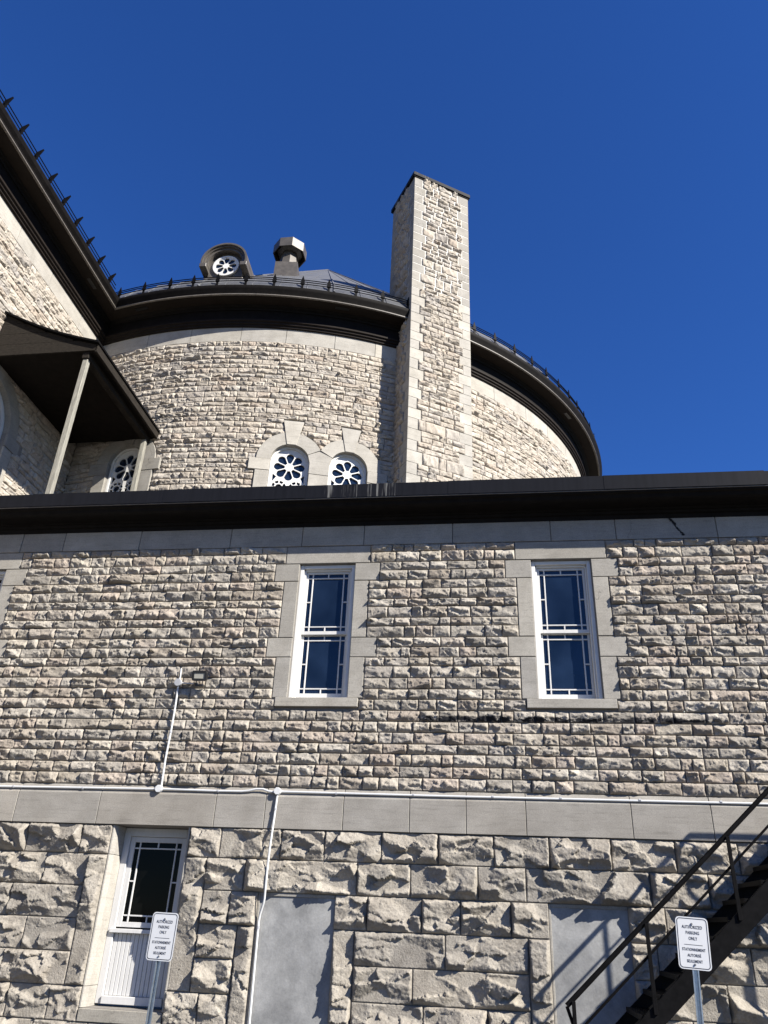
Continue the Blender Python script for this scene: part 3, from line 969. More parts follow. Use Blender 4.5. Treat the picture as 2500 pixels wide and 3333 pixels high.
OV = RE - RW
corn_n, corn_a = sweep('cornice', M_BLACK, church, [(OV - 0.10, 17.10), (OV - 0.012, 17.10), (OV, 17.06), (OV - 0.03, 16.98), (OV - 0.09, 16.90), (OV - 0.10, 16.86), (OV - 0.30, 16.86)], True)
for base, only in ((corn_n, dict(nave_only=True)), (corn_a, dict(apse_only=True))):
    sweep('gutter_lip', M_GUTLIP, base, [(OV - 0.10, 16.857), (OV - 0.10, 16.83), (OV - 0.135, 16.815), (OV - 0.16, 16.83), (OV - 0.16, 16.857)], True, **only)
    sweep('soffit', M_SOFFIT, base, [(OV - 0.135, 16.845), (OV - 0.50, 16.81), (OV - 0.50, 16.87), (OV - 0.135, 16.88)], False, **only)
    sweep('bed_moulding', M_BLACK, base, [(OV - 0.48, 16.808), (OV - 0.51, 16.76), (OV - 0.56, 16.74), (OV - 0.58, 16.69), (OV - 0.60, 16.69), (OV - 0.60, 16.83)], True, **only)
    sweep('frieze_board', M_BLACK, base, [(0.165, 16.70), (0.16, 16.36), (0.02, 16.36), (0.02, 16.70)], True, **only)
    sweep('architrave', M_SOFFIT, base, [(0.19, 16.375), (0.185, 16.33), (0.14, 16.315), (0.135, 16.265), (0.09, 16.25), (0.085, 16.20), (0.05, 16.185), (0.0, 16.185), (0.0, 16.375)], False, **only)

# soffit vents
for az in (R(-9), R(19), R(62)):
    M = frame_M(pol(az, RE - 0.32, 16.815), (math.cos(az), math.sin(az), 0), (math.sin(az), -math.cos(az), 0))
    box('soffit_vent', M_LAMP, corn_a, -0.20, 0.20, -0.05, 0.05, 0.0, 0.008, 0, M)
box('soffit_vent', M_LAMP, corn_n, NX + OV - 0.40, NX + OV - 0.30, 2.2, 2.6, 16.815, 16.823)

# ---- roof cone over the apse, with ribs
APZ = 30.2
rv, rf = [], []
K = 96
a0, a1 = R(-75), R(140)
RK, ZK = RE - 0.42, 17.72                             # kick of the roof just behind the gutter
for i in range(K + 1):
    q = a0 + (a1 - a0) * i / K
    rv.append(pol(q, RE - 0.04, 17.103))
for i in range(K + 1):
    q = a0 + (a1 - a0) * i / K
    rv.append(pol(q, RK, ZK))
n_ = K + 1
rv.append((CX + 0.25, CY, APZ))
rv.append((CX, CY, 17.0))
for i in range(K):
    rf.append((i, i + 1, n_ + i + 1, n_ + i))
    rf.append((n_ + i, n_ + i + 1, 2 * n_))
    rf.append((i + 1, i, 2 * n_ + 1))
roof = MB().add(rv, rf).build('roof', M_TIN, church)
for i, q in enumerate(np.arange(R(-40), R(75), R(3.6))):
    hip = i % 5 == 1
    p0, pk, p1 = Vector(pol(q, RE - 0.05, 17.12)), Vector(pol(q, RK + 0.005, ZK + 0.005)), Vector((CX + 0.25, CY, APZ + 0.01))
    MB().tube([p0, pk, p1], 0.045 if hip else 0.018, 5, 0.02 if hip else 0.008).build('hip_rib' if hip else 'seam', M_TIN, roof)
MB().add([(NX + OV - 0.05, NY0, 17.08), (NX + OV - 0.05, 4.2, 17.08), (NX - 9, 9, 26.5), (NX - 9, NY0, 26.5), (NX - 9, NY0, 17.0), (NX - 9, 9, 17.0)],
         [(0, 1, 2, 3), (0, 3, 4), (1, 5, 2), (3, 2, 5, 4), (0, 4, 5, 1)]).build('nave_roof', M_TIN, church)

# ---- snow guards on the eaves
def spear(M, hgt, m, parent):
    w = 0.046
    poly = [(-w * 0.8, 0), (w * 0.8, 0), (w * 0.6, hgt * 0.35), (w * 1.5, hgt * 0.42), (w * 0.9, hgt * 0.58), (w * 1.15, hgt * 0.66), (0, hgt), (-w * 1.15, hgt * 0.66), (-w * 0.9, hgt * 0.58), (-w * 1.5, hgt * 0.42), (-w * 0.6, hgt * 0.35)]
    MB().prism(poly, 'y', -0.012, 0.012, M).build('bracket', m, parent)
ga = []
rails = []
GR = RE - 0.09
for j, (dr, dz) in enumerate(((0.02, 0.17), (0.0, 0.27), (-0.02, 0.36))):
    mb = MB()
    pts = [pol(R(-14) + (R(112) - R(-14)) * i / 90, GR + dr, 17.13 + dz) for i in range(91)]
    mb.tube(pts, 0.014, 5)
    if j == 0:
        guard = mb.build('snow_guard', M_IRON, church)
    else:
        mb.build('rail', M_IRON, guard)
gr = random.Random(2)
q = R(-12.4)
while q < R(100):
    n = (math.sin(q), -math.cos(q), 0)
    spear(frame_M(pol(q, GR, 17.10), (math.cos(q), math.sin(q), 0), n), 0.52, M_IRON, guard)
    q += gr.uniform(0.70, 0.84) / RE
gx = NX + OV - 0.10
for j, (dx, dz) in enumerate(((0.02, 0.16), (0.0, 0.31))):
    mb = MB().tube([(gx + dx, NY0, 17.12 + dz), (gx + dx, 3.1, 17.12 + dz)], 0.014, 5)
    if j == 0: guard2 = mb.build('snow_guard', M_IRON, church)
    else: mb.build('rail', M_IRON, guard2)
y = 2.75
while y > NY0 + 0.2:
    # flat leaf brackets that lean towards the eave
    poly = [(-0.14, 0), (0.02, 0), (0.06, 0.10), (0.09, 0.22), (0.17, 0.42), (0.01, 0.32), (-0.03, 0.18), (-0.10, 0.09)]
    M = Matrix.Translation((gx - 0.02, y, 17.10)) 
    MB().prism(poly, 'y', -0.02, 0.02, M).build('bracket', M_IRON, guard2)
    y -= 0.66

# ---- arched rosette windows
def arc_pts(r_, a, b, n, cx=0.0, cz=0.0):
    return [(cx + r_ * math.cos(a + (b - a) * i / n), cz + r_ * math.sin(a + (b - a) * i / n)) for i in range(n + 1)]

def plate(name, m, outline, holes, thick, M, parent):
    cu = bpy.data.curves.new(name, 'CURVE')
    cu.dimensions = '2D'
    cu.fill_mode = 'BOTH'
    cu.extrude = thick / 2
    for poly in [outline] + holes:
        sp = cu.splines.new('POLY')
        sp.points.add(len(poly) - 1)
        for p, q in zip(sp.points, poly):
            p.co = (q[0], q[1], 0, 1)
        sp.use_cyclic_u = True
    tmp = bpy.data.objects.new(name + '_outline', cu)
    COL.objects.link(tmp)
    dg = bpy.context.evaluated_depsgraph_get()
    me = bpy.data.meshes.new_from_object(tmp.evaluated_get(dg))
    bpy.data.objects.remove(tmp)
    me.materials.clear()
    me.materials.append(m)
    me.transform(Matrix.Rotation(R(90), 4, 'X'))         # x right, z up, thickness along y
    o = bpy.data.objects.new(name, me)
    COL.objects.link(o)
    o.matrix_world = M
    return attach(o, parent)

def petal(k, n, cx, cz, r0, r1, wd, rot=0.0):
    a = 2 * math.pi * k / n + rot
    k1 = math.tan(math.pi / n)
    rc = r1 - wd
    hw = lambda r_: max(0.006, min(wd, r_ * k1 - 0.034 * r1))
    side = [(r_, hw(r_)) for r_ in np.linspace(r0 + 0.16 * r1, rc, 5)]
    w1 = side[-1][1]
    cap = [(rc + wd * math.sin(t), w1 * math.cos(t)) for t in np.linspace(0, math.pi, 9)][1:-1]
    pts = side + cap + [(x, -y_) for x, y_ in side[::-1]]
    c, s = math.cos(a), math.sin(a)
    return [(cx + x * c - y_ * s, cz + x * s + y_ * c) for x, y_ in pts]

def sector(k, n, cx, cz, r0, r1, gap):
    a, b = 2 * math.pi * k / n + gap, 2 * math.pi * (k + 1) / n - gap
    return arc_pts(r1, a, b, 5, cx, cz) + arc_pts(r0, b, a, 5, cx, cz)

def ring_seg(name, m, parent, M, r0, r1, a, b, cz, y0, y1, n=14):
    V, F = [], []
    for i in range(n + 1):
        t = a + (b - a) * i / n
        for r_, y_ in ((r0, y0), (r1, y0), (r1, y1), (r0, y1)):
            V.append(tuple(M @ Vector((r_ * math.cos(t), y_, cz + r_ * math.sin(t)))))
    for i in range(n):
        for j in range(4):
            F.append((i * 4 + j, i * 4 + (j + 1) % 4, i * 4 + 4 + (j + 1) % 4, i * 4 + 4 + j))
    F += [(0, 1, 2, 3), (n * 4 + 3, n * 4 + 2, n * 4 + 1, n * 4)]
    return MB().add(V, F).build(name, m, parent)

def rose_window(M, w, spring, depth, sc, stone, ro, key_h, bottom, left_imp=True, right_imp=True, frame_w=0.06, aL=math.pi, aR=0.0):
    """M: frame at the rosette centre. w: half width of the opening, ro: outer radius of the surround"""
    mb = MB()
    V, F = [], []
    n = 20
    seq = [(w - 0.004, bottom)] + arc_pts(w - 0.004, 0, math.pi, n, 0, spring) + [(-(w - 0.004), bottom)]
    inn = [(w - frame_w, bottom)] + arc_pts(w - frame_w, 0, math.pi, n, 0, spring) + [(-(w - frame_w), bottom)]
    for (x, z_), (x2, z2) in zip(seq, inn):
        V += [(x, depth - 0.05, z_), (x2, depth - 0.05, z2), (x2, depth + 0.06, z2), (x, depth + 0.06, z_)]
    for i in range(len(seq) - 1):
        for j in range(4):
            F.append((i * 4 + j, i * 4 + (j + 1) % 4, i * 4 + 4 + (j + 1) % 4, i * 4 + 4 + j))
    V = [tuple(M @ Vector(p)) for p in V]
    win = mb.add(V, F).build('window', M_WHITE, church)
    wi = w - frame_w + 0.004
    outl = [(wi, bottom)] + arc_pts(wi, 0, math.pi, 24, 0, spring) + [(-wi, bottom)]
    holes = [petal(k, 8, 0, 0, 0.05 * sc, 0.395 * sc, 0.108 * sc, R(22.5) + R(67.5)) for k in range(8)]
    for sx in (-1, 1):
        cx_, cz_ = sx * 0.215 * sc, -0.60 * sc
        holes += [sector(k, 8, cx_, cz_, 0.115 * sc, 0.185 * sc, 0.10) for k in range(8)]
        holes.append(arc_pts(0.085 * sc, 0, 2 * math.pi * 0.96, 14, cx_, cz_))
        holes.append([(cx_ - 0.15 * sc, -0.86 * sc), (cx_ - 0.15 * sc, bottom + 0.1), (cx_ + 0.15 * sc, bottom + 0.1), (cx_ + 0.15 * sc, -0.86 * sc)])
        holes.append([(sx * 0.30 * sc, -0.30 * sc), (sx * 0.40 * sc, -0.22 * sc), (sx * 0.40 * sc, -0.46 * sc)][::sx])
    plate('tracery', M_WHITE, outl, holes, 0.035, M @ Matrix.Translation((0, depth + 0.015, 0)), win)
    gl = MB().prism(outl, 'y', depth + 0.045, depth + 0.055, M)
    gl.build('pane', M_GLASS, win)
    # stone surround
    kb, kt = 0.12 * ro / 0.85, 0.265 * ro / 0.85
    ak = math.asin(kb / w)
    y0, y1 = -0.045, depth + 0.08
    ring_seg('arch_stone', stone, win, M, w, ro, aR, math.pi / 2 - math.asin(0.17 / ro), spring, y0, y1)
    ring_seg('arch_stone', stone, win, M, w, ro, math.pi / 2 + math.asin(0.17 / ro), aL, spring, y0, y1)
    MB().prism([(-kb, spring + w - 0.02), (kb, spring + w - 0.02), (kt, key_h), (-kt, key_h)], 'y', y0 - 0.022, y1, M).build('keystone', stone, win, 0.006)
    for s, imp in ((-1, left_imp), (1, right_imp)):
        if imp:
            xa, xb = sorted((s * w, s * (ro + 0.18)))
            rough_block('impost_stone', stone, win, xa, xb, y0 - 0.008, y1, spring - 0.34, spring - 0.002, M)
            xa, xb = sorted((s * w, s * ro))
            rough_block('jamb_stone', stone, win, xa, xb, y0, y1, bottom, spring - 0.342, M)
    return win

for i, a in enumerate(AWIN):
    M = frame_M(pol(a, RW, ZR), (math.cos(a), math.sin(a), 0), (math.sin(a), -math.cos(a), 0))
    half = (AWIN[2] - AWIN[1]) * RW / 2
    am = math.acos(half / 0.85)
    kw = {}
    if i == 1: kw = dict(right_imp=False, aR=am)
    if i == 2: kw = dict(left_imp=False, aL=math.pi - am)
    rose_window(M, 0.495, 0.10, 0.13, 1.0, M_DRESS if i == 0 else M_PALE, 0.85, 1.30, -2.6, **kw)
am_ = (AWIN[1] + AWIN[2]) / 2
half = (AWIN[2] - AWIN[1]) * RW / 2
M = frame_M(pol(am_, RW, ZR), (math.cos(am_), math.sin(am_), 0), (math.sin(am_), -math.cos(am_), 0))
pier = MB().prism([(-half + 0.50, -0.22), (half - 0.50, -0.22), (half - 0.50, 0.10), (half - 0.44, 0.32), (0.0, 0.10 + math.sqrt(0.85 ** 2 - half ** 2)), (-half + 0.44, 0.32), (-half + 0.50, 0.10)], 'y', -0.043, 0.2, M).build('mullion_stone', M_PALE, church, 0.005)
rough_block('mullion_stone', M_PALE, church, -half + 0.50, half - 0.50, -0.043, 0.2, -2.6, -0.224, M)
# the big window in the nave wall
M = frame_M((NX, NWY, ZR), (0, 1, 0), (1, 0, 0))
rose_window(M, 0.95, NAC - ZR, 0.16, 1.75, M_DRESS, 1.28, 0.95, -2.6, frame_w=0.10)

# ---- stone chimney
cex, cn = Vector((math.cos(CHAZ), math.sin(CHAZ), 0)), Vector((math.sin(CHAZ), -math.cos(CHAZ), 0))
CW, CD, CZ0, CZ1 = 1.92, 1.58, 7.6, 22.64
FLc = Vector((-1.96, 4.39, 0))
MC = frame_M(FLc, cex, cn)                              # local: x 0..CW, y 0..CD inwards
chim = MB().box(0.012, CW - 0.012, 0.012, CD - 0.012, CZ0, 17.9, MC).build('chimney', M_MORTAR, church)
box('upper_shaft', M_MORTARW, chim, -0.006, CW + 0.006, -0.006, CD + 0.003, 17.901, CZ1 - 0.04, 0, MC)
LIB_C = RockLib([0.24, 0.34, 0.46], 0.165, 0.024, 0.052, 8, 7000, M_ROCKHI, 1.0)
gr = random.Random(21)
cst = []
z, i = CZ0, 0
def cface(u, zc, face):
    if face == 'front': return frame_M(MC @ Vector((u, 0, zc)), cex, cn)
    if face == 'left': return frame_M(MC @ Vector((0, CD - u, zc)), cn, -cex)
    return frame_M(MC @ Vector((CW, u, zc)), -cn, cex)
while z < CZ1 - 0.05:
    h = min(gr.uniform(0.30, 0.37), CZ1 - z)
    if CZ1 - z - h < 0.15: h = CZ1 - z
    gap = 0.005 if z < 17.9 else 0.022
    la, lb = (0.40, 0.24) if i % 2 else (0.27, 0.40)
    la += gr.uniform(-0.03, 0.04); ra = (0.25 if i % 2 else 0.38) + gr.uniform(-0.03, 0.03)
    # corner blocks
    for x0, x1, y0, y1 in ((-0.012, la, -0.012, lb), (CW - ra, CW + 0.012, -0.012, 0.62 - ra), (-0.012, 0.62 - la, CD - (0.66 - lb), CD + 0.01)):
        MB().box(x0 + (gap / 2 if x0 > 0 else 0), x1 - (gap / 2 if x1 < CW else 0), y0, y1 - gap / 2, z + gap / 2, z + h - gap / 2, MC).build('quoin', M_PALE if z < 17.9 else M_DRESS, chim, 0.006)
    sub = [h] if gr.random() < 0.2 else [h * 0.5, h * 0.5]
    zz = z
    for hh in sub:
        for s0, s1 in split_run(la, CW - ra, 0.36, gr):
            cst.append((cface((s0 + s1) / 2, zz + hh / 2, 'front'), s1 - s0 - gap * 1.6 - 0.008, hh - gap * 1.6 - 0.006))
        for s0, s1 in split_run(0.66 - lb, CD - lb, 0.36, gr):
            cst.append((cface((s0 + s1) / 2, zz + hh / 2, 'left'), s1 - s0 - gap * 1.6 - 0.008, hh - gap * 1.6 - 0.006))
        for s0, s1 in split_run(0.62 - ra, CD, 0.5, gr):
            cst.append((cface((s0 + s1) / 2, zz + hh / 2, 'right'), s1 - s0 - gap * 1.6 - 0.008, hh - gap * 1.6 - 0.006))
        zz += hh
    z += h
    i += 1
lay(LIB_C, cst, chim, 230, name='stone', sight=lambda t: t.z > 11)
MB().box(-0.07, CW + 0.07, -0.07, CD + 0.07, CZ1 + 0.01, CZ1 + 0.16, MC).build('cap', M_FLASH, chim, 0.01)
MB().box(-0.035, CW + 0.035, -0.035, CD + 0.035, CZ1 - 0.03, CZ1 + 0.012, MC).build('cap_drip', M_BLACK, chim)

# ---- dormer with a round window
def cone_z(r_): return ZK + (RK - r_) * (APZ - ZK) / RK
DAZ, DR, DZC = R(1.85), 11.62, 18.40
MD = frame_M(pol(DAZ, DR, DZC), (math.cos(DAZ), math.sin(DAZ), 0), (math.sin(DAZ), -math.cos(DAZ), 0))
body = [(-0.51, -0.9), (0.51, -0.9)] + arc_pts(0.51, 0, math.pi, 20)
dorm = MB().prism(body, 'y', 0.0, 2.6, MD).build('dormer', M_DORM, church)
for r0, r1, y0, y1 in ((0.512, 0.58, -0.18, 2.2), (0.582, 0.63, -0.23, 2.2), (0.632, 0.69, -0.28, 2.2)):
    ring_seg('hood', M_DORM, dorm, MD, r0, r1, R(-8), R(188), 0, y0, y1, 28)
for s in (-1, 1):
    xa, xb = sorted((s * 0.50, s * 0.70))
    MB().box(xa, xb, -0.30, 0.3, -0.24, -0.10, MD).build('hood_foot', M_DORM, dorm, 0.01)
MB().box(-0.58, 0.58, -0.10, 0.1, -0.60, -0.51, MD).build('dormer_sill', M_DORM, dorm, 0.01)
ring_seg('ring_frame', M_WHITE, dorm, MD, 0.335, 0.39, 0, 2 * math.pi, 0, -0.06, 0.02, 32)
plate('tracery', M_WHITE, arc_pts(0.34, 0, 2 * math.pi * 0.985, 36), [petal(k, 8, 0, 0, 0.045, 0.315, 0.078, R(90)) for k in range(8)], 0.03, MD @ Matrix.Translation((0, -0.03, 0)), dorm)
MB().prism(arc_pts(0.335, 0, 2 * math.pi * 0.985, 30), 'y', -0.010, -0.004, MD).build('pane', M_GLASS, dorm)

# ---- octagonal roof ventilator
VAZ, VR = R(7.8), 8.6
vb = Vector(pol(VAZ, VR, cone_z(VR)))
def octo(r_, z_, rot=R(22.5), n=8):
    return [(r_ * math.cos(rot + 2 * math.pi * k / n), r_ * math.sin(rot + 2 * math.pi * k / n), z_) for k in range(n)]
def loft(rings):
    mb = MB()
    n = len(rings[0])
    V = [tuple(vb + Vector(p)) for r_ in rings for p in r_]
    F = [(i * n + k, i * n + (k + 1) % n, (i + 1) * n + (k + 1) % n, (i + 1) * n + k) for i in range(len(rings) - 1) for k in range(n)]
    F += [tuple(range(n - 1, -1, -1)), tuple(range((len(rings) - 1) * n, len(rings) * n))]
    return mb.add(V, F)
vent = loft([octo(0.55, -1.2, R(45) + VAZ, 4), octo(0.54, 0.26, R(45) + VAZ, 4), octo(0.49, 0.30, R(45) + VAZ, 4)]).build('roof_vent', M_DORM, church)
loft([octo(0.36, 0.26), octo(0.27, 0.96), octo(0.28, 1.16)]).build('neck', M_DORM, vent)
loft([octo(0.30, 0.94), octo(0.44, 1.00), octo(0.44, 1.04), octo(0.30, 1.04)]).build('collar', M_DORM, vent)
# open-bottomed octagonal cap: an outer and an inner skin
loft([octo(0.53, 1.20), octo(0.55, 0.88), octo(0.58, 0.88), octo(0.58, 1.26), octo(0.50, 1.35), octo(0.08, 1.40)]).build('cap', M_DORM, vent)
for k in range(8):
    q = R(22.5) + 2 * math.pi * k / 8
    p = vb + Vector((0.50 * math.cos(q), 0.50 * math.sin(q), 0))
    MB().tube([p + Vector((0, 0, 1.12)), vb + Vector((0.30 * math.cos(q), 0.30 * math.sin(q), 1.02))], 0.018, 5).build('strut', M_DORM, vent)

# ================================================================== lean-to shelter on the annex roof
shel = thing('lean_to_shelter', 'dark weathered wooden lean-to roof on posts against the church wall', 'shelter', (-9.7, 2, 8.5))
SX0, SX1, SYF, SYB = NX + 0.06, -8.46, 0.30, 3.95
ns = 10
def roof_z(t):    # sagging slope from the wall down to the eave
    return 13.78 + (12.70 - 13.78) * t - 0.10 * math.sin(math.pi * t)
V, F = [], []
for i in range(ns + 1):
    t = i / ns
    x = SX0 + (SX1 + 0.06 - SX0) * t
    V += [(x, SYF - 0.10, roof_z(t)), (x, SYB, roof_z(t)), (x, SYB, roof_z(t) + 0.05), (x, SYF - 0.10, roof_z(t) + 0.05)]
for i in range(ns):
    for j in range(4):
        F.append((i * 4 + j, i * 4 + (j + 1) % 4, i * 4 + 4 + (j + 1) % 4, i * 4 + 4 + j))
F += [(0, 1, 2, 3), (ns * 4 + 3, ns * 4 + 2, ns * 4 + 1, ns * 4)]
MB().add(V, F).build('roof', M_IRON, shel)
# the triangular end is boarded with four wide planks
for k in range(4):
    za, zb = 12.545 + 0.31 * k, 12.545 + 0.31 * (k + 1) - 0.006
    poly = [(SX0, za)]
    xs_t = [i / 20 for i in range(21)]
    topp = []
    for t in xs_t:
        zt = min(zb, roof_z(t) - 0.004)
        if zt > za + 0.002:
            topp.append((SX0 + (SX1 - SX0) * t, zt))
    if len(topp) > 1:
        poly = [(topp[0][0], za)] + [(topp[-1][0], za)] + topp[::-1]
        MB().prism(poly, 'y', SYF - 0.02, SYF + 0.02).build('gable_board', M_WOOD, shel)
MB().box(SX0, SX1 - 0.16, SYF + 0.022, SYB - 0.10, 12.55, 12.58).build('ceiling', M_CEIL, shel)
MB().box(SX1 - 0.03, SX1 + 0.03, SYF - 0.02, SYB - 0.06, 12.50, 12.72).build('eave_fascia', M_WOOD, shel, 0.008)
MB().box(SX1 - 0.155, SX1 - 0.032, SYF + 0.022, SYB - 0.08, 12.52, 12.545).build('eave_soffit', M_CEIL, shel)
MB().box(SX1 - 0.33, SX1 - 0.17, SYF + 0.03, SYB - 0.12, 12.38, 12.548).build('beam', M_WOOD, shel, 0.01)
for y_, w_ in ((0.42, 0.058), (3.62, 0.058)):
    x_ = SX1 - 0.25
    MB().box(x_ - w_, x_ + w_, y_ - w_, y_ + w_, 8.44, 12.38).build('post', M_WOODG, shel, 0.008)
tag(shel, None, None)

# ================================================================== iron stair
stair = thing('metal_stair', 'black iron open-riser stair with railing climbing beside the foundation wall', 'stairs', (2.5, -0.8, 0))
SL = 0.913
YN, YF = -1.35, -0.28
ztop = lambda x: 2.264 + SL * (x - 3.21)                # top edge of the stringers
XB, XT = 0.74, 4.70
for y0, y1 in ((YN - 0.02, YN + 0.02), (YF - 0.02, YF + 0.02)):
    MB().prism([(XB + 0.27, 0.0), (XB - 0.01, 0.0), (XB + 0.03, ztop(XB + 0.03)), (XT, ztop(XT)), (XT + 0.9, ztop(XT)), (XT + 0.9, ztop(XT) - 0.27), (XT + 0.06, ztop(XT) - 0.27), (XB + 0.29, 0.012)], 'y', y0, y1).build('stringer', M_IRON, stair, 0.004)
ntr = 16
for k in range(ntr):
    zt = 0.20 + 0.205 * k
    xc = 3.21 + (zt - 2.264) / SL + 0.08
    if xc > XT - 0.1:
        break
    mb = MB()
    for q in range(6):
        mb.box(xc - 0.13 + q * 0.045, xc - 0.13 + q * 0.045 + 0.032, YN + 0.022, YF - 0.022, zt - 0.03, zt)
    mb.box(xc - 0.14, xc - 0.132, YN + 0.022, YF - 0.022, zt - 0.05, zt + 0.002)
    mb.build('tread', M_IRON, stair)
MB().box(XT + 0.06, XT + 2.2, YN + 0.022, YF - 0.022, ztop(XT) - 0.06, ztop(XT) - 0.01).build('landing', M_IRON, stair)
hz = lambda x: 0.863 + SL * (x - 0.764)
HX = 4.94
MB().tube([(0.764, YN, hz(0.764)), (HX, YN, hz(HX)), (HX + 1.9, YN, hz(HX))], 0.030, 8).build('handrail', M_IRON, stair)
mz = lambda x: 1.068 + SL * (x - 1.349) - 0.02
MB().tube([(0.90, YN, mz(0.90)), (HX, YN, mz(HX)), (HX + 1.9, YN, mz(HX))], 0.017, 6).build('mid_rail', M_IRON, stair)
for x_ in (0.84, 1.743, 2.817, 3.89, 4.96, 5.9, 6.8):
    zt = min(hz(x_), hz(HX)) - 0.02
    zb = min(ztop(x_), ztop(XT)) - 0.10
    MB().box(x_ - 0.022, x_ + 0.022, YN - 0.045, YN - 0.021, max(zb, 0), zt).build('post', M_IRON, stair, 0.003)
MB().tube([(0.764, YN, hz(0.764) - 0.005), (0.85, YN, 0.60)], 0.02, 6).build('end_brace', M_IRON, stair)
for x_ in (5.5, 6.8):
    for y_ in (YN, YF):
        MB().box(x_ - 0.03, x_ + 0.03, y_ - 0.03, y_ + 0.03, 0, ztop(XT) - 0.06).build('landing_post', M_IRON, stair)

# ================================================================== parking signs
def text_mesh(txt, size, sx):
    cu = bpy.data.curves.new('text', 'FONT')
    cu.body = txt
    cu.size = size
    cu.align_x = 'CENTER'
    cu.align_y = 'CENTER'
    cu.space_character = 1.08
    cu.extrude = 0.0004
    cu.offset = 0.0004
    t = bpy.data.objects.new('text_outline', cu)
    COL.objects.link(t)
    dg = bpy.context.evaluated_depsgraph_get()
    me = bpy.data.meshes.new_from_object(t.evaluated_get(dg))
    bpy.data.objects.remove(t)
    me.transform(Matrix.Diagonal((sx, 1, 1, 1)))
    me.transform(Matrix.Rotation(R(90), 4, 'X'))
    me.materials.clear()
    me.materials.append(M_INK)
    return me

def rrect(w, h, r_, n=5):
    P = []
    for cx_, cz_, a in ((w / 2 - r_, h / 2 - r_, 0), (-w / 2 + r_, h / 2 - r_, 90), (-w / 2 + r_, -h / 2 + r_, 180), (w / 2 - r_, -h / 2 + r_, 270)):
        P += arc_pts(r_, R(a), R(a + 90), n, cx_, cz_)
    return P
LINES = [('AUTHORIZED', 0.138, 0.040, 0.72), ('PARKING', 0.088, 0.040, 0.72), ('ONLY', 0.038, 0.040, 0.72), ('STATIONNEMENT', -0.058, 0.036, 0.70), ('AUTORISÉ', -0.108, 0.036, 0.72), ('SEULEMENT', -0.158, 0.036, 0.72)]
TM = [(text_mesh(t, s, k), z_) for t, z_, s, k in LINES]

def parking_sign(label, x, y, z, lean, yaw, z_post_top):
    root = thing('parking_sign', label, 'sign', (x, y, 0), 'parking signs on posts')
    M = Matrix.Translation((x, y, z)) @ Matrix.Rotation(yaw, 4, 'Z') @ Matrix.Rotation(lean, 4, 'Y')
    pan = MB().prism(rrect(0.305, 0.457, 0.038), 'y', -0.001, 0.0015, M).build('sign_panel', M_SIGN, root)
    plate('border', M_INK, rrect(0.283, 0.435, 0.030), [rrect(0.270, 0.422, 0.025)], 0.0008, M @ Matrix.Translation((0, -0.0018, 0)), pan)
    box('divider', M_INK, pan, -0.086, 0.086, -0.0022, -0.0014, -0.0175, -0.0135, 0, M)
    for me, z_ in TM:
        o = bpy.data.objects.new('lettering', me)
        COL.objects.link(o)
        o.matrix_world = M @ Matrix.Translation((0, -0.002, z_))
        attach(o, pan)
    for z_ in (0.168, -0.185):
        MB().tube([M @ Vector((0.0, -0.001, z_)), M @ Vector((0, -0.010, z_))], 0.011, 8, 0.008).build('bolt', M_BOLT, pan)
    # steel U-channel with punched holes
    zt = 0.215
    prof = [(-0.030, 0.002), (-0.018, 0.002), (-0.013, 0.028), (0.013, 0.028), (0.018, 0.002), (0.030, 0.002), (0.030, 0.006), (0.021, 0.006), (0.016, 0.032), (-0.016, 0.032), (-0.021, 0.006), (-0.030, 0.006)]
    MP = M @ Matrix.Translation((0, 0, 0))
    post = MB().prism(prof, 'z', -z - 0.3, zt, MP).build('post', M_GALV, root)
    k = -0.27
    while k > -z + 0.05:
        MB().tube([MP @ Vector((0, 0.0272, k)), MP @ Vector((0, 0.0278, k))], 0.005, 8).build('punched_hole', M_SIGN, post)
        k -= 0.0508
    return root
parking_sign('white bilingual parking sign on steel post in front of the old white door', -3.585, -2.925, 1.397, R(0.9), R(-5), 0)
parking_sign('white bilingual parking sign on steel post in front of the black iron stair', 1.914, -2.963, 1.560, R(2.6), R(-4), 0)

# ================================================================== conduit run and floodlight
cond = thing('electrical_conduit', 'white electrical conduit running along the belt course with branches', 'conduit', (-3.25, -0.12, 3.3))
def pipe(name, pts, r_=0.0165):
    return MB().tube(pts, r_, 8).build(name, M_PVC, cond, smooth=True)
yb = -0.082
pipe('pipe', [(XL, yb, 3.285), (-7.785, yb, 3.300), (-5.16, yb, 3.312)])
pipe('pipe', [(-5.08, yb, 3.312), (-4.18, yb, 3.302), (-3.80, yb, 3.304), (-3.68, yb, 3.318), (-3.58, yb, 3.342), (-3.47, yb, 3.342), (-3.38, yb, 3.312), (-3.29, yb, 3.304)])
pipe('pipe', [(-3.19, yb, 3.312), (-0.94, yb, 3.298), (3.77, yb, 3.288), (XR, yb, 3.28)])
pipe('branch_pipe', [(-5.095, -0.088, 3.345), (-5.103, -0.088, 3.77), (-5.09, -0.085, 4.216), (-5.088, -0.085, 4.566), (-5.095, -0.085, 4.93)])
pipe('branch_pipe', [(-5.09, -0.085, 5.02), (-5.088, -0.08, 5.08), (-5.10, -0.07, 5.22)], 0.013)
pipe('branch_pipe', [(-5.06, -0.08, 4.975), (-4.85, -0.08, 4.965), (-4.76, -0.10, 4.965)], 0.012)
pipe('drop_pipe', [(-3.235, -0.105, 3.27), (-3.243, -0.112, 3.05), (-3.252, -0.13, 2.76), (-3.258, -0.155, 2.50), (-3.262, -0.16, 2.2), (-3.262, -0.15, 1.86), (-3.275, -0.13, 1.80), (-3.325, -0.07, 1.66), (-3.336, -0.06, 1.58), (-3.335, -0.055, 1.30), (-3.322, -0.055, 0.30), (-3.32, -0.055, 0.0)])
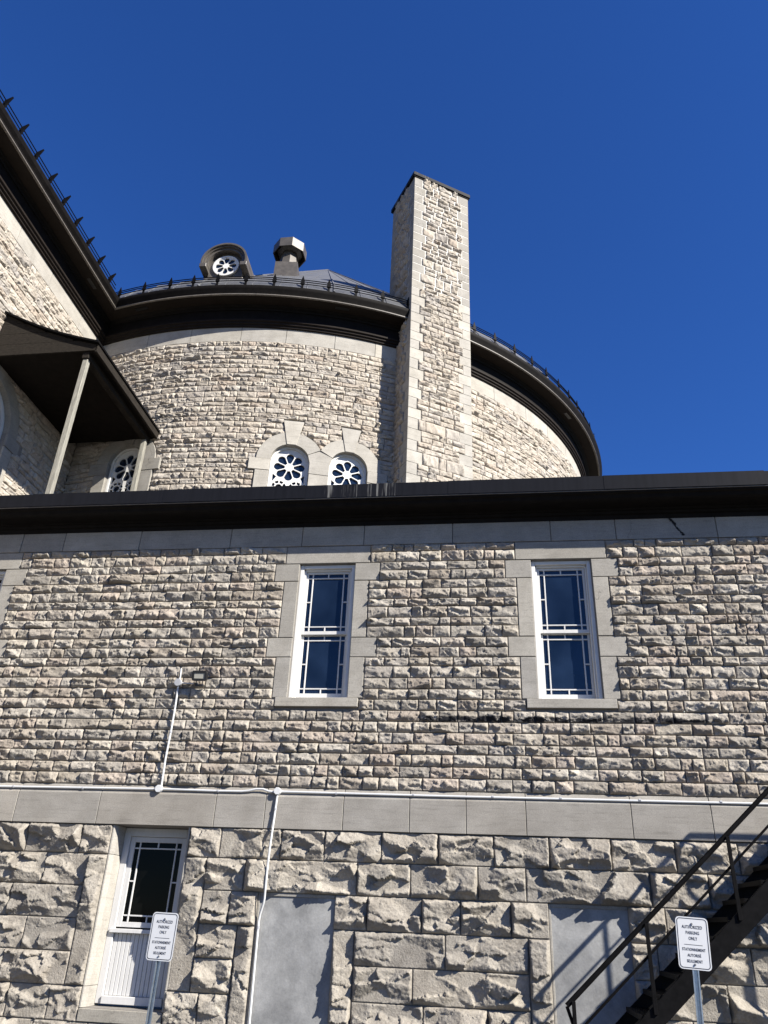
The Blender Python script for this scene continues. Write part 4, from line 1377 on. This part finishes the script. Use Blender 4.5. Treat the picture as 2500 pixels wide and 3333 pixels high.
def jbox(c, r_, n, d, m=M_BOX):
    cx_, cy_, cz_ = c
    MB().prism(arc_pts(r_, R(22.5), R(22.5) + 2 * math.pi * (n - 1) / n, n - 1, cx_, cz_), 'y', cy_ - d / 2, cy_ + d / 2).build('junction_box', m, cond, 0.005)
jbox((-5.12, -0.10, 3.312), 0.058, 8, 0.075, M_PVC)
jbox((-3.235, -0.11, 3.312), 0.056, 8, 0.075, M_PVC)
jbox((-5.098, -0.10, 4.975), 0.062, 20, 0.06)
for x_ in (-7.55, -6.38, -4.18, -2.34, -1.18, -0.02, 0.95, 2.05, 3.15, 4.4):
    zc = 3.30
    MB().tube([(x_ - 0.014, yb, zc), (x_ + 0.014, yb, zc)], 0.022, 8).build('clamp', M_BOX, cond)
for x_, y_, z_ in ((-5.092, -0.086, 4.18), (-3.243, -0.112, 3.06), (-3.336, -0.056, 1.50)):
    MB().tube([(x_, y_, z_ - 0.016), (x_, y_, z_ + 0.016)], 0.023, 8).build('clamp', M_BOX, cond)

flood = thing('flood_light', 'small black rectangular LED floodlight mounted on the annex wall', 'floodlight', (-4.72, -0.1, 4.9))
MF = Matrix.Translation((-4.705, -0.20, 5.06)) @ Matrix.Rotation(R(4), 4, 'Z') @ Matrix.Rotation(R(14), 4, 'X')
house = MB().prism(rrect(0.245, 0.165, 0.04), 'y', -0.03, 0.045, MF).build('housing', M_LAMP, flood, 0.006)
plate('bezel', M_LAMP, rrect(0.245, 0.165, 0.035), [rrect(0.175, 0.092, 0.008)], 0.012, MF @ Matrix.Translation((0, -0.037, 0)), house)
box('lens', M_LENS, house, -0.084, 0.084, -0.034, -0.030, -0.043, 0.043, 0, MF)
for s in (-1, 1):
    MB().tube([MF @ Vector((s * 0.05, 0.0, -0.085)), Vector((-4.705 + s * 0.05, -0.16, 4.925))], 0.008, 6).build('bracket_arm', M_LAMP, flood)
MB().box(-4.775, -4.635, -0.175, -0.06, 4.905, 4.93).build('bracket_base', M_LAMP, flood, 0.004)
MB().tube([(-4.82, -0.085, 4.966), (-4.79, -0.10, 4.95), (-4.76, -0.12, 4.925)], 0.016, 8).build('knuckle', M_LAMP, flood)
